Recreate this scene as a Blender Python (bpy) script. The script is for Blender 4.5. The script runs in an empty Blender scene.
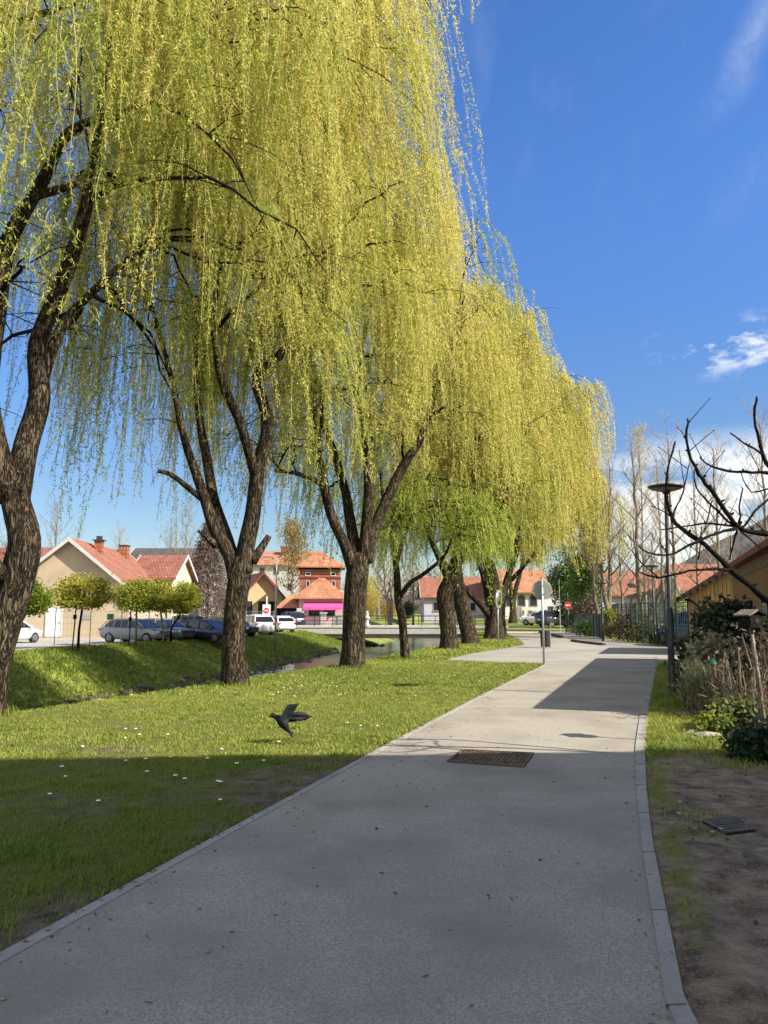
import bpy, bmesh, math, random
import numpy as np
from mathutils import Vector, Matrix
C = bpy.context.scene.collection
SC = bpy.context.scene
R = math.radians
random.seed(7)

# ------------------------------------------------------------------ camera, world, sun, exposure
F = 769.0; PITCH = R(7.4); CAMH = 1.6
cam = bpy.data.cameras.new('camera'); camo = bpy.data.objects.new('camera', cam); C.objects.link(camo)
camo.location = (0, 0, CAMH); camo.rotation_euler = (R(90) + PITCH, 0, 0)
cam.sensor_fit = 'VERTICAL'; cam.sensor_height = 24.0; cam.lens = 24.0 * F / 1024.0
cam.clip_start = 0.05; cam.clip_end = 5000
SC.camera = camo
SUN_EL = R(36.0); SUN_AZ = R(115.0)     # azimuth clockwise from +Y
sd = Vector((math.sin(SUN_AZ) * math.cos(SUN_EL), math.cos(SUN_AZ) * math.cos(SUN_EL), math.sin(SUN_EL)))
sun = bpy.data.lights.new('sun', 'SUN'); sun.energy = 5.0; sun.angle = R(0.5); sun.color = (1.0, 0.93, 0.82)
suno = bpy.data.objects.new('sun', sun); C.objects.link(suno); suno.rotation_euler = sd.to_track_quat('Z', 'Y').to_euler()
W = bpy.data.worlds.new('World'); SC.world = W; W.use_nodes = True
SC.view_settings.view_transform = 'Standard'; SC.view_settings.look = 'None'
SC.view_settings.exposure = 1.0; SC.view_settings.gamma = 1.0; SC.view_settings.use_curve_mapping = False
SC.cycles.max_bounces = 8; SC.cycles.transparent_max_bounces = 8; SC.cycles.transmission_bounces = 6
SC.cycles.use_denoising = True

def ray_dir(px, py):
    a, b_ = (px - 384) / F, (512 - py) / F
    return a, math.cos(PITCH) - b_ * math.sin(PITCH), math.sin(PITCH) + b_ * math.cos(PITCH)
def world():
    nt = W.node_tree; N = nt.nodes; L = nt.links; N.clear()
    out = N.new('ShaderNodeOutputWorld'); bg = N.new('ShaderNodeBackground'); bg.inputs[1].default_value = 0.105
    sky = N.new('ShaderNodeTexSky'); sky.sky_type = 'NISHITA'; sky.sun_disc = False
    sky.sun_elevation = SUN_EL; sky.sun_rotation = SUN_AZ; sky.altitude = 300; sky.air_density = 1.0; sky.dust_density = 0.35; sky.ozone_density = 2.5
    tc = N.new('ShaderNodeTexCoord'); sep = N.new('ShaderNodeSeparateXYZ'); L.new(tc.outputs['Generated'], sep.inputs[0])
    def mth(op, a, b=None, clamp=False):
        m = N.new('ShaderNodeMath'); m.operation = op; m.use_clamp = clamp
        for i, v in enumerate((a, b)):
            if v is None: continue
            if isinstance(v, (int, float)): m.inputs[i].default_value = v
            else: L.new(v, m.inputs[i])
        return m.outputs[0]
    def ramp(v, a, b):
        m = N.new('ShaderNodeMapRange'); m.interpolation_type = 'SMOOTHSTEP'; L.new(v, m.inputs[0])
        m.inputs[1].default_value = a; m.inputs[2].default_value = b; return m.outputs[0]
    def noise(scale, det, sc=(1, 1, 1), loc=(0, 0, 0), rot=(0, 0, 0)):
        mp = N.new('ShaderNodeMapping'); mp.inputs['Scale'].default_value = sc; mp.inputs['Location'].default_value = loc; mp.inputs['Rotation'].default_value = rot
        L.new(tc.outputs['Generated'], mp.inputs[0])
        n = N.new('ShaderNodeTexNoise'); n.inputs['Scale'].default_value = scale; n.inputs['Detail'].default_value = det; n.inputs['Roughness'].default_value = 0.6
        L.new(mp.outputs[0], n.inputs[0]); return n.outputs[0]
    z = sep.outputs[2]; x = sep.outputs[0]
    # low cumulus bank above the right-hand horizon
    lowwin = mth('MULTIPLY', ramp(z, 0.02, 0.10), mth('SUBTRACT', 1.0, ramp(z, 0.165, 0.225)))
    low = mth('MULTIPLY', mth('MULTIPLY', ramp(noise(5.5, 7, (1, 1, 2.6), (3.1, 0.4, 0.2)), 0.40, 0.56), lowwin), ramp(x, 0.22, 0.36))
    # scattered small puffs higher up
    pw = mth('MULTIPLY', ramp(z, 0.265, 0.30), mth('SUBTRACT', 1.0, ramp(z, 0.315, 0.35)))
    puff = mth('MULTIPLY', mth('MULTIPLY', ramp(noise(19, 7, (1, 1, 2.2), (0.75, 1.1, 0.35)), 0.50, 0.68), pw), ramp(x, 0.30, 0.40))
    # thin cirrus streaks
    # one diagonal cirrus streak high on the right: a thin band along a great circle
    p1, p2 = [Vector(ray_dir(*q)) for q in ((762, 18), (704, 128))]; nrm_ = p1.cross(p2).normalized()
    vm = N.new('ShaderNodeVectorMath'); vm.operation = 'DOT_PRODUCT'; L.new(tc.outputs['Generated'], vm.inputs[0]); vm.inputs[1].default_value = nrm_
    off_ = mth('MULTIPLY_ADD', noise(9, 5), 0.05); off_.node.inputs[2].default_value = -0.025
    dist_ = mth('ABSOLUTE', mth('ADD', vm.outputs['Value'], off_))
    along = mth('MULTIPLY', ramp(z, 0.51, 0.58), ramp(x, 0.2, 0.3))
    cir = mth('MULTIPLY', mth('MULTIPLY', mth('SUBTRACT', 1.0, ramp(dist_, 0.0, 0.030)), ramp(noise(16, 6, (1, 1, 1), (0.2, 0.1, 0.4)), 0.30, 0.68)), mth('MULTIPLY', along, 0.17))
    veil = mth('MULTIPLY', mth('MULTIPLY', ramp(noise(5, 7, (2.4, 1, 1), (0.5, 0.9, 0.1), (0.1, 0.5, 0.4)), 0.50, 0.85), ramp(z, 0.38, 0.5)), 0.08)
    cir = mth('MAXIMUM', cir, veil)
    # unseen broken white clouds behind the viewer, added to fill the shade neutrally
    fill_clouds = mth('MULTIPLY', mth('MULTIPLY', ramp(noise(2.2, 6, (1, 1, 1.5), (1.3, 0.2, 0.6)), 0.36, 0.52), ramp(mth('MULTIPLY', sep.outputs[1], -1.0), 0.02, 0.25)), ramp(z, 0.0, 0.08))
    m = mth('MAXIMUM', mth('MAXIMUM', mth('MAXIMUM', mth('MULTIPLY', low, 0.8), mth('MULTIPLY', fill_clouds, 0.92)), mth('MULTIPLY', puff, 0.62)), cir, True)
    hsv = N.new('ShaderNodeHueSaturation'); hsv.inputs['Saturation'].default_value = 1.18; hsv.inputs['Value'].default_value = 1.0
    gr = N.new('ShaderNodeMix'); gr.data_type = 'RGBA'; L.new(ramp(z, 0.0, 0.55), gr.inputs[0]); gr.inputs[6].default_value = (0.57, 0.555, 0.55, 1); gr.inputs[7].default_value = (0.98, 0.975, 1.14, 1)
    ml = N.new('ShaderNodeMix'); ml.data_type = 'RGBA'; ml.blend_type = 'MULTIPLY'; ml.inputs[0].default_value = 1.0
    L.new(sky.outputs[0], ml.inputs[6]); L.new(gr.outputs[2], ml.inputs[7]); L.new(ml.outputs[2], hsv.inputs['Color'])
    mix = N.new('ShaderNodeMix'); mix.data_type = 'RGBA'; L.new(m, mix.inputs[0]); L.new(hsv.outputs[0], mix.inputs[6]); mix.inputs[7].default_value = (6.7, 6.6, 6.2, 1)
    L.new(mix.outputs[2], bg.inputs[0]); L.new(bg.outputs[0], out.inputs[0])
world()

# ------------------------------------------------------------------ pixel <-> place
cp, sp_ = math.cos(PITCH), math.sin(PITCH)
def ray(px, py):
    x = (px - 384) / F; y = (512 - py) / F
    return x, cp - y * sp_, sp_ + y * cp
def G(px, py, z=0.0):            # the ground point seen at a pixel
    x, y, zz = ray(px, py); t = (z - CAMH) / zz
    return (x * t, y * t)
def A(px, py, Y):                # the point seen at a pixel at distance Y
    x, y, zz = ray(px, py); t = Y / y
    return Vector((x * t, Y, CAMH + zz * t))
PD = (0.330, 0.944)              # direction of the path

# ------------------------------------------------------------------ materials
def nodes(m):
    m.use_nodes = True; nt = m.node_tree
    return nt, nt.nodes, nt.links, nt.nodes['Principled BSDF']
def M(name, c1, c2=None, scale=4, rough=0.8, bump=0, bscale=40, stretch=(1, 1, 1), metal=0, c3=None, scale3=1.0, lo=0.35, hi=0.65, spec=0.3, bdist=0.02):
    m = bpy.data.materials.new(name); nt, N, L, b = nodes(m)
    b.inputs['Roughness'].default_value = rough; b.inputs['Metallic'].default_value = metal
    b.inputs['Specular IOR Level'].default_value = spec
    b.inputs['Base Color'].default_value = (*c1, 1)
    tc = N.new('ShaderNodeTexCoord'); mp = N.new('ShaderNodeMapping'); mp.inputs['Scale'].default_value = stretch
    L.new(tc.outputs['Object'], mp.inputs[0])
    def nz(s, d=6):
        n = N.new('ShaderNodeTexNoise'); n.inputs['Scale'].default_value = s; n.inputs['Detail'].default_value = d; n.inputs['Roughness'].default_value = 0.6
        L.new(mp.outputs[0], n.inputs[0]); return n.outputs[0]
    def mr(v, a, c):
        r = N.new('ShaderNodeMapRange'); L.new(v, r.inputs[0]); r.inputs[1].default_value = a; r.inputs[2].default_value = c; return r.outputs[0]
    col = None
    if c2:
        mx = N.new('ShaderNodeMix'); mx.data_type = 'RGBA'; L.new(mr(nz(scale), lo, hi), mx.inputs[0])
        mx.inputs[6].default_value = (*c1, 1); mx.inputs[7].default_value = (*c2, 1); col = mx.outputs[2]
    if c3:
        mx = N.new('ShaderNodeMix'); mx.data_type = 'RGBA'; L.new(mr(nz(scale3, 4), 0.42, 0.68), mx.inputs[0])
        if col: L.new(col, mx.inputs[6])
        else: mx.inputs[6].default_value = (*c1, 1)
        mx.inputs[7].default_value = (*c3, 1); col = mx.outputs[2]
    if col: L.new(col, b.inputs['Base Color'])
    if bump:
        bp = N.new('ShaderNodeBump'); bp.inputs['Strength'].default_value = bump; bp.inputs['Distance'].default_value = bdist
        L.new(nz(bscale), bp.inputs['Height']); L.new(bp.outputs[0], b.inputs['Normal'])
    return m
def M_leaf(name, ca, cb, trans=0.45, rough=0.55):
    m = bpy.data.materials.new(name); nt, N, L, b = nodes(m)
    at = N.new('ShaderNodeAttribute'); at.attribute_name = 'tint'
    mx = N.new('ShaderNodeMix'); mx.data_type = 'RGBA'; L.new(at.outputs['Fac'], mx.inputs[0])
    mx.inputs[6].default_value = (*ca, 1); mx.inputs[7].default_value = (*cb, 1)
    L.new(mx.outputs[2], b.inputs['Base Color']); b.inputs['Roughness'].default_value = rough; b.inputs['Specular IOR Level'].default_value = 0.25
    tr = N.new('ShaderNodeBsdfTranslucent'); L.new(mx.outputs[2], tr.inputs[0])
    ms = N.new('ShaderNodeMixShader'); ms.inputs[0].default_value = trans
    L.new(b.outputs[0], ms.inputs[1]); L.new(tr.outputs[0], ms.inputs[2]); L.new(ms.outputs[0], N['Material Output'].inputs[0])
    return m
def M_tiles(name, ca, cb, sx=5.0, sz=4.0):
    m = bpy.data.materials.new(name); nt, N, L, b = nodes(m); b.inputs['Roughness'].default_value = 0.85
    tc = N.new('ShaderNodeTexCoord')
    br = N.new('ShaderNodeTexBrick'); br.offset = 0.5; br.inputs['Scale'].default_value = 1.0
    br.inputs['Brick Width'].default_value = 0.28; br.inputs['Row Height'].default_value = 0.32; br.inputs['Mortar Size'].default_value = 0.025
    br.inputs['Color1'].default_value = (*ca, 1); br.inputs['Color2'].default_value = (*cb, 1); br.inputs['Mortar'].default_value = tuple(0.45 * v for v in ca) + (1,)
    L.new(tc.outputs['UV'], br.inputs[0])
    n = N.new('ShaderNodeTexNoise'); n.inputs['Scale'].default_value = 1.3; n.inputs['Detail'].default_value = 5; L.new(tc.outputs['Object'], n.inputs[0])
    mx = N.new('ShaderNodeMix'); mx.data_type = 'RGBA'; mx.blend_type = 'MULTIPLY'; mx.inputs[0].default_value = 0.8
    rp = N.new('ShaderNodeMapRange'); L.new(n.outputs[0], rp.inputs[0]); rp.inputs[1].default_value = 0.3; rp.inputs[2].default_value = 0.7; rp.inputs[3].default_value = 0.6; rp.inputs[4].default_value = 1.15
    L.new(br.outputs[0], mx.inputs[6]); L.new(rp.outputs[0], mx.inputs[7]); L.new(mx.outputs[2], b.inputs['Base Color'])
    bp = N.new('ShaderNodeBump'); bp.inputs['Strength'].default_value = 0.6; bp.inputs['Distance'].default_value = 0.04; bp.invert = True
    L.new(br.outputs['Fac'], bp.inputs['Height']); L.new(bp.outputs[0], b.inputs['Normal'])
    return m
def M_planks(name, ca, cb, w=0.14):
    m = bpy.data.materials.new(name); nt, N, L, b = nodes(m); b.inputs['Roughness'].default_value = 0.7
    tc = N.new('ShaderNodeTexCoord')
    br = N.new('ShaderNodeTexBrick'); br.offset = 0.0; br.inputs['Scale'].default_value = 1.0
    br.inputs['Brick Width'].default_value = w; br.inputs['Row Height'].default_value = 30; br.inputs['Mortar Size'].default_value = 0.012
    br.inputs['Color1'].default_value = (*ca, 1); br.inputs['Color2'].default_value = (*cb, 1); br.inputs['Mortar'].default_value = tuple(0.3 * v for v in ca) + (1,)
    L.new(tc.outputs['UV'], br.inputs[0]); 
    n = N.new('ShaderNodeTexNoise'); n.inputs['Scale'].default_value = 3; n.inputs['Detail'].default_value = 6
    mp = N.new('ShaderNodeMapping'); mp.inputs['Scale'].default_value = (8, 8, 0.6); L.new(tc.outputs['Object'], mp.inputs[0]); L.new(mp.outputs[0], n.inputs[0])
    mx = N.new('ShaderNodeMix'); mx.data_type = 'RGBA'; mx.blend_type = 'MULTIPLY'; mx.inputs[0].default_value = 0.6
    L.new(br.outputs[0], mx.inputs[6]); L.new(n.outputs[0], mx.inputs[7]); L.new(mx.outputs[2], b.inputs['Base Color'])
    return m
def M_glass(name, c=(0.02, 0.025, 0.03)):
    return M(name, c, rough=0.08, spec=0.6)

m_bark = None
def make_bark(name, ca, cb, sc=1.0):
    m = bpy.data.materials.new(name); nt, N, L, b = nodes(m); b.inputs['Roughness'].default_value = 0.95; b.inputs['Specular IOR Level'].default_value = 0.1
    tc = N.new('ShaderNodeTexCoord')
    def nz(st, s, d, dist):
        mp = N.new('ShaderNodeMapping'); mp.inputs['Scale'].default_value = st; L.new(tc.outputs['Object'], mp.inputs[0])
        n = N.new('ShaderNodeTexNoise'); n.inputs['Scale'].default_value = s * sc; n.inputs['Detail'].default_value = d; n.inputs['Roughness'].default_value = 0.62; n.inputs['Distortion'].default_value = dist
        L.new(mp.outputs[0], n.inputs[0]); return n.outputs[0]
    def op(o, a, c):
        q = N.new('ShaderNodeMath'); q.operation = o
        for i, v in enumerate((a, c)):
            if isinstance(v, float): q.inputs[i].default_value = v
            else: L.new(v, q.inputs[i])
        return q.outputs[0]
    rid = op('ABSOLUTE', op('SUBTRACT', nz((1, 1, .17), 17, 3, .9), .5), 0.0)      # furrows run up the trunk
    h = op('ADD', op('MULTIPLY', op('MINIMUM', op('MULTIPLY', rid, 7.0), 1.0), .6), op('MULTIPLY', nz((1, 1, .5), 34, 7, .3), .55))
    h = op('ADD', h, op('MULTIPLY', nz((1, 1, .6), 3.2, 4, .2), .45))
    r2 = N.new('ShaderNodeMapRange'); L.new(h, r2.inputs[0]); r2.inputs[1].default_value = 0.58; r2.inputs[2].default_value = 1.36
    mx = N.new('ShaderNodeMix'); mx.data_type = 'RGBA'; L.new(r2.outputs[0], mx.inputs[0]); mx.inputs[6].default_value = (*ca, 1); mx.inputs[7].default_value = (*cb, 1)
    L.new(mx.outputs[2], b.inputs['Base Color'])
    bp = N.new('ShaderNodeBump'); bp.inputs['Strength'].default_value = 0.9; bp.inputs['Distance'].default_value = 0.05; L.new(h, bp.inputs['Height']); L.new(bp.outputs[0], b.inputs['Normal'])
    return m

MT = {}
MT['bark'] = make_bark('willow bark', (0.009, 0.007, 0.0055), (0.20, 0.152, 0.098))
MT['bark_dark'] = make_bark('dark bark', (0.018, 0.014, 0.012), (0.06, 0.047, 0.04), 3)
MT['bark_pale'] = make_bark('pale bark', (0.17, 0.14, 0.10), (0.52, 0.45, 0.35), 1.2)
MT['twig'] = M('twig bark', (0.10, 0.075, 0.05), (0.18, 0.14, 0.09), 5)
MT['twig_pale'] = M('pale twigs', (0.20, 0.155, 0.12), (0.33, 0.26, 0.2), 5)
MT['twig_gold'] = M('golden twigs', (0.26, 0.20, 0.06), (0.34, 0.27, 0.09), 5)
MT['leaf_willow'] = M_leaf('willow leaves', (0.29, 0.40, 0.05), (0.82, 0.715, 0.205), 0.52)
MT['leaf_green'] = M_leaf('fresh willow leaves', (0.26, 0.43, 0.04), (0.55, 0.60, 0.09), 0.52)
MT['leaf_yellow'] = M_leaf('yellow willow leaves', (0.48, 0.40, 0.05), (0.62, 0.50, 0.10), 0.5)
MT['leaf_bud'] = M_leaf('budding maple leaves', (0.19, 0.26, 0.025), (0.46, 0.37, 0.05), 0.45)
MT['leaf_beige'] = M_leaf('birch buds', (0.22, 0.15, 0.05), (0.38, 0.27, 0.10), 0.3)
MT['leaf_brown'] = M_leaf('bare larch twigs', (0.11, 0.08, 0.062), (0.175, 0.13, 0.10), 0.1)
MT['leaf_ivy'] = M_leaf('ivy leaves', (0.018, 0.03, 0.016), (0.06, 0.085, 0.04), 0.15, 0.35)
MT['leaf_pale'] = M_leaf('pale shrub leaves', (0.16, 0.17, 0.09), (0.36, 0.34, 0.22), 0.25, 0.45)
MT['leaf_olive'] = M_leaf('olive shrub leaves', (0.07, 0.085, 0.03), (0.19, 0.20, 0.07), 0.3)
MT['leaf_dark'] = M_leaf('laurel leaves', (0.012, 0.025, 0.012), (0.035, 0.06, 0.022), 0.15, 0.35)
MT['leaf_lime'] = M_leaf('lime shrub leaves', (0.15, 0.20, 0.03), (0.40, 0.42, 0.07), 0.4)
MT['leaf_conifer'] = M_leaf('ivy on trunk', (0.05, 0.10, 0.02), (0.16, 0.24, 0.05), 0.3)
MT['leaf_dead'] = M_leaf('dry brown leaves', (0.075, 0.052, 0.035), (0.22, 0.165, 0.11), 0.25)
MT['blade'] = M_leaf('grass blades', (0.145, 0.215, 0.025), (0.59, 0.55, 0.13), 0.47)
MT['grass'] = M('grass ground', (0.15, 0.185, 0.03), (0.26, 0.25, 0.06), 1.1, 0.95, 0.6, 60, c3=(0.12, 0.155, 0.025), scale3=0.35)
MT['asphalt'] = M('path asphalt', (0.205, 0.182, 0.143), (0.42, 0.374, 0.298), 85, 0.9, 0.3, 230, c3=(0.215, 0.19, 0.15), scale3=0.7, bdist=0.004)
MT['road'] = M('road asphalt', (0.29, 0.262, 0.22), (0.36, 0.33, 0.28), 50, 0.9, 0.2, 200, c3=(0.24, 0.225, 0.2), scale3=0.4, bdist=0.004)
MT['lot'] = M('parking asphalt', (0.30, 0.28, 0.25), (0.38, 0.355, 0.32), 3, 0.9, 0.2, 60)
MT['kerb'] = M('kerb concrete', (0.285, 0.258, 0.218), (0.37, 0.338, 0.29), 30, 0.9, 0.3, 150, c3=(0.24, 0.225, 0.2), scale3=1.2, bdist=0.004)
MT['concrete'] = M('concrete', (0.33, 0.315, 0.29), (0.42, 0.40, 0.37), 3, 0.9, 0.2, 60)
MT['stone'] = M('bank stone', (0.045, 0.038, 0.028), (0.12, 0.103, 0.076), 3, 0.95, 0.5, 20)
MT['gravel'] = M('river gravel', (0.20, 0.18, 0.14), (0.36, 0.33, 0.27), 6, 0.95, 0.5, 40)
MT['rust'] = M('rusty iron', (0.095, 0.062, 0.043), (0.20, 0.14, 0.10), 14, 0.85, 0.3, 80, metal=0.2)
MT['grate_metal'] = M('worn grate metal', (0.11, 0.095, 0.08), (0.19, 0.165, 0.14), 14, 0.8)
MT['iron'] = M('dark iron', (0.035, 0.034, 0.033), (0.07, 0.062, 0.055), 20, 0.7, 0.2, 80, metal=0.3)
MT['black_metal'] = M('black painted metal', (0.018, 0.019, 0.021), (0.028, 0.029, 0.031), 8, 0.45, spec=0.4)
MT['grey_metal'] = M('galvanised metal', (0.30, 0.31, 0.31), (0.38, 0.39, 0.39), 12, 0.5, metal=0.5)
MT['green_metal'] = M('green painted metal', (0.012, 0.028, 0.020), (0.018, 0.04, 0.028), 10, 0.5)
MT['white_paint'] = M('white paint', (0.75, 0.75, 0.73), (0.82, 0.82, 0.8), 3, 0.5)
MT['white_wall'] = M('white plaster', (0.56, 0.54, 0.51), (0.66, 0.64, 0.61), 1.3, 0.9)
MT['lilac_wall'] = M('lilac plaster', (0.42, 0.39, 0.45), (0.50, 0.47, 0.52), 1.3, 0.9)
MT['beige_wall'] = M('beige plaster', (0.40, 0.315, 0.215), (0.48, 0.385, 0.27), 0.9, 0.92, c3=(0.35, 0.28, 0.2), scale3=0.5)
MT['cream_wall'] = M('cream plaster', (0.48, 0.42, 0.27), (0.55, 0.49, 0.33), 1.2, 0.9)
MT['ochre_wall'] = M('ochre plaster', (0.40, 0.29, 0.15), (0.46, 0.345, 0.18), 1.2, 0.9)
MT['pale_wall'] = M('pale grey plaster', (0.40, 0.39, 0.38), (0.48, 0.47, 0.45), 1.2, 0.9)
MT['pink_wall'] = M('pink plaster', (0.50, 0.31, 0.33), (0.58, 0.38, 0.39), 1.2, 0.9)
MT['brick'] = M_tiles('red brick', (0.30, 0.105, 0.055), (0.38, 0.15, 0.08))
MT['tile_red'] = M_tiles('red roof tiles', (0.29, 0.105, 0.058), (0.37, 0.155, 0.09))
MT['tile_orange'] = M_tiles('orange roof tiles', (0.40, 0.16, 0.08), (0.50, 0.235, 0.125))
MT['tile_brown'] = M_tiles('brown roof tiles', (0.24, 0.085, 0.05), (0.34, 0.13, 0.085))
MT['tile_grey'] = M_tiles('grey roof tiles', (0.075, 0.065, 0.06), (0.115, 0.10, 0.09))
MT['tile_dark'] = M_tiles('weathered dark tiles', (0.07, 0.04, 0.032), (0.12, 0.07, 0.055))
MT['plank_yellow'] = M_planks('yellow planks', (0.44, 0.265, 0.085), (0.55, 0.345, 0.12))
MT['plank_brown'] = M_planks('brown planks', (0.27, 0.14, 0.055), (0.36, 0.19, 0.075))
MT['wood'] = M('weathered wood', (0.12, 0.095, 0.07), (0.26, 0.215, 0.16), 6, 0.85, 0.3, 40, (6, 6, 1))
MT['dark_red'] = M('dark red fascia', (0.12, 0.018, 0.018), (0.17, 0.03, 0.027), 4, 0.6)
MT['trim_white'] = M('white trim', (0.44, 0.425, 0.40), (0.52, 0.505, 0.48), 3, 0.6)
MT['soffit'] = M('grey soffit', (0.22, 0.205, 0.185), (0.28, 0.26, 0.235), 3, 0.8)
MT['glass'] = M_glass('window glass')
MT['car_glass'] = M_glass('car glass', (0.012, 0.014, 0.017))
MT['tyre'] = M('tyre rubber', (0.015, 0.015, 0.016), (0.025, 0.025, 0.026), 10, 0.9)
MT['rim'] = M('alloy rim', (0.16, 0.165, 0.17), (0.22, 0.225, 0.23), 10, 0.4, metal=0.6)
MT['lamp_red'] = M('tail light red', (0.5, 0.015, 0.012), (0.6, 0.02, 0.02), 8, 0.2)
MT['lamp_clear'] = M('headlight glass', (0.6, 0.62, 0.65), (0.7, 0.72, 0.74), 8, 0.15)
MT['sign_red'] = M('sign red', (0.62, 0.02, 0.022), (0.66, 0.03, 0.03), 8, 0.4)
MT['sign_back'] = M('grey sign back', (0.24, 0.27, 0.24), (0.31, 0.34, 0.31), 6, 0.5, metal=0.3)
MT['mirror'] = M('mirror', (0.75, 0.77, 0.78), rough=0.04, metal=1.0)
MT['awning'] = M('magenta awning', (0.56, 0.06, 0.23), (0.64, 0.10, 0.29), 3, 0.7)
MT['yellow_paint'] = M('yellow road paint', (0.62, 0.42, 0.06), (0.70, 0.5, 0.12), 6, 0.8)
MT['blue_door'] = M('blue grey door', (0.16, 0.19, 0.27), (0.2, 0.23, 0.31), 5, 0.6)
MT['bird_grey'] = M('slate feathers', (0.045, 0.05, 0.062), (0.10, 0.105, 0.125), 30, 0.6)
MT['bird_dark'] = M('dark feathers', (0.003, 0.003, 0.004), (0.009, 0.0095, 0.012), 40, 0.6, spec=.15)
MT['bird_mid'] = M('sooty feathers', (0.012, 0.0125, 0.016), (0.028, 0.029, 0.034), 40, 0.55)
MT['bird_leg'] = M('pink bird leg', (0.30, 0.10, 0.08), rough=0.6)
MT['sign_green'] = M('green notice', (0.05, 0.26, 0.14), rough=0.5)
MT['forsythia'] = M_leaf('forsythia flowers', (0.60, 0.40, 0.02), (0.75, 0.55, 0.04), 0.4)
MT['hill'] = M('bare wooded hill', (0.075, 0.062, 0.056), (0.21, 0.175, 0.155), 0.10, 1.0, c3=(0.11, 0.105, 0.085), scale3=0.02, bump=1.0, bscale=.25, bdist=4.0)

def water_mat():
    m = bpy.data.materials.new('river water'); nt, N, L, b = nodes(m)
    b.inputs['Base Color'].default_value = (0.055, 0.065, 0.05, 1); b.inputs['Roughness'].default_value = 0.09; b.inputs['Specular IOR Level'].default_value = 0.6
    tc = N.new('ShaderNodeTexCoord'); mp = N.new('ShaderNodeMapping'); mp.inputs['Scale'].default_value = (1, 0.5, 1); L.new(tc.outputs['Object'], mp.inputs[0])
    n = N.new('ShaderNodeTexNoise'); n.inputs['Scale'].default_value = 3.0; n.inputs['Detail'].default_value = 4; L.new(mp.outputs[0], n.inputs[0])
    bp = N.new('ShaderNodeBump'); bp.inputs['Strength'].default_value = 0.5; bp.inputs['Distance'].default_value = 0.08; L.new(n.outputs[0], bp.inputs['Height']); L.new(bp.outputs[0], b.inputs['Normal'])
    return m
MT['water'] = water_mat()
def dirt_mat(name='bare soil', dk=1.0):
    # bare soil with a grassy margin: the mask is the soil's own shape (world position)
    m = bpy.data.materials.new(name); nt, N, L, b = nodes(m); b.inputs['Roughness'].default_value = 0.95; b.inputs['Specular IOR Level'].default_value = 0.15
    tc = N.new('ShaderNodeTexCoord')
    def nz(s, d=7, st=(1, 1, 1)):
        mp = N.new('ShaderNodeMapping'); mp.inputs['Scale'].default_value = st; L.new(tc.outputs['Object'], mp.inputs[0])
        n = N.new('ShaderNodeTexNoise'); n.inputs['Scale'].default_value = s; n.inputs['Detail'].default_value = d; n.inputs['Roughness'].default_value = 0.65; L.new(mp.outputs[0], n.inputs[0]); return n.outputs[0]
    at = N.new('ShaderNodeAttribute'); at.attribute_name = 'soil'
    def mix(f, a, c):
        mx = N.new('ShaderNodeMix'); mx.data_type = 'RGBA'; L.new(f, mx.inputs[0])
        for i, v in ((6, a), (7, c)):
            if isinstance(v, tuple): mx.inputs[i].default_value = (*v, 1)
            else: L.new(v, mx.inputs[i])
        return mx.outputs[2]
    def mr(v, a, c):
        r = N.new('ShaderNodeMapRange'); L.new(v, r.inputs[0]); r.inputs[1].default_value = a; r.inputs[2].default_value = c; return r.outputs[0]
    soil = mix(mr(nz(4.5, 12), 0.36, 0.64), tuple(dk * v for v in (0.085, 0.060, 0.038)), tuple(dk * v for v in (0.33, 0.25, 0.165)))
    soil = mix(mr(nz(70, 3), 0.55, 0.7), soil, tuple(dk * v for v in (0.36, 0.30, 0.23)))
    gr = mix(mr(nz(14), 0.35, 0.65), tuple(min(1, dk * 1.25) * v for v in (0.12, 0.14, 0.027)), tuple(min(1, dk * 1.25) * v for v in (0.20, 0.19, 0.05)))
    f = N.new('ShaderNodeMath'); f.operation = 'ADD'; L.new(at.outputs['Fac'], f.inputs[0])
    g = N.new('ShaderNodeMath'); g.operation = 'MULTIPLY_ADD'; L.new(nz(5), g.inputs[0]); g.inputs[1].default_value = 0.9; g.inputs[2].default_value = -0.45; L.new(g.outputs[0], f.inputs[1])
    L.new(mix(mr(f.outputs[0], 0.38, 0.62), gr, soil), b.inputs['Base Color'])
    bp = N.new('ShaderNodeBump'); bp.inputs['Strength'].default_value = 1.0; bp.inputs['Distance'].default_value = 0.05; L.new(nz(11, 12), bp.inputs['Height']); L.new(bp.outputs[0], b.inputs['Normal'])
    return m
MT['soil'] = dirt_mat()
MT['lawn_soil'] = dirt_mat('dark lawn soil', 0.6)

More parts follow.
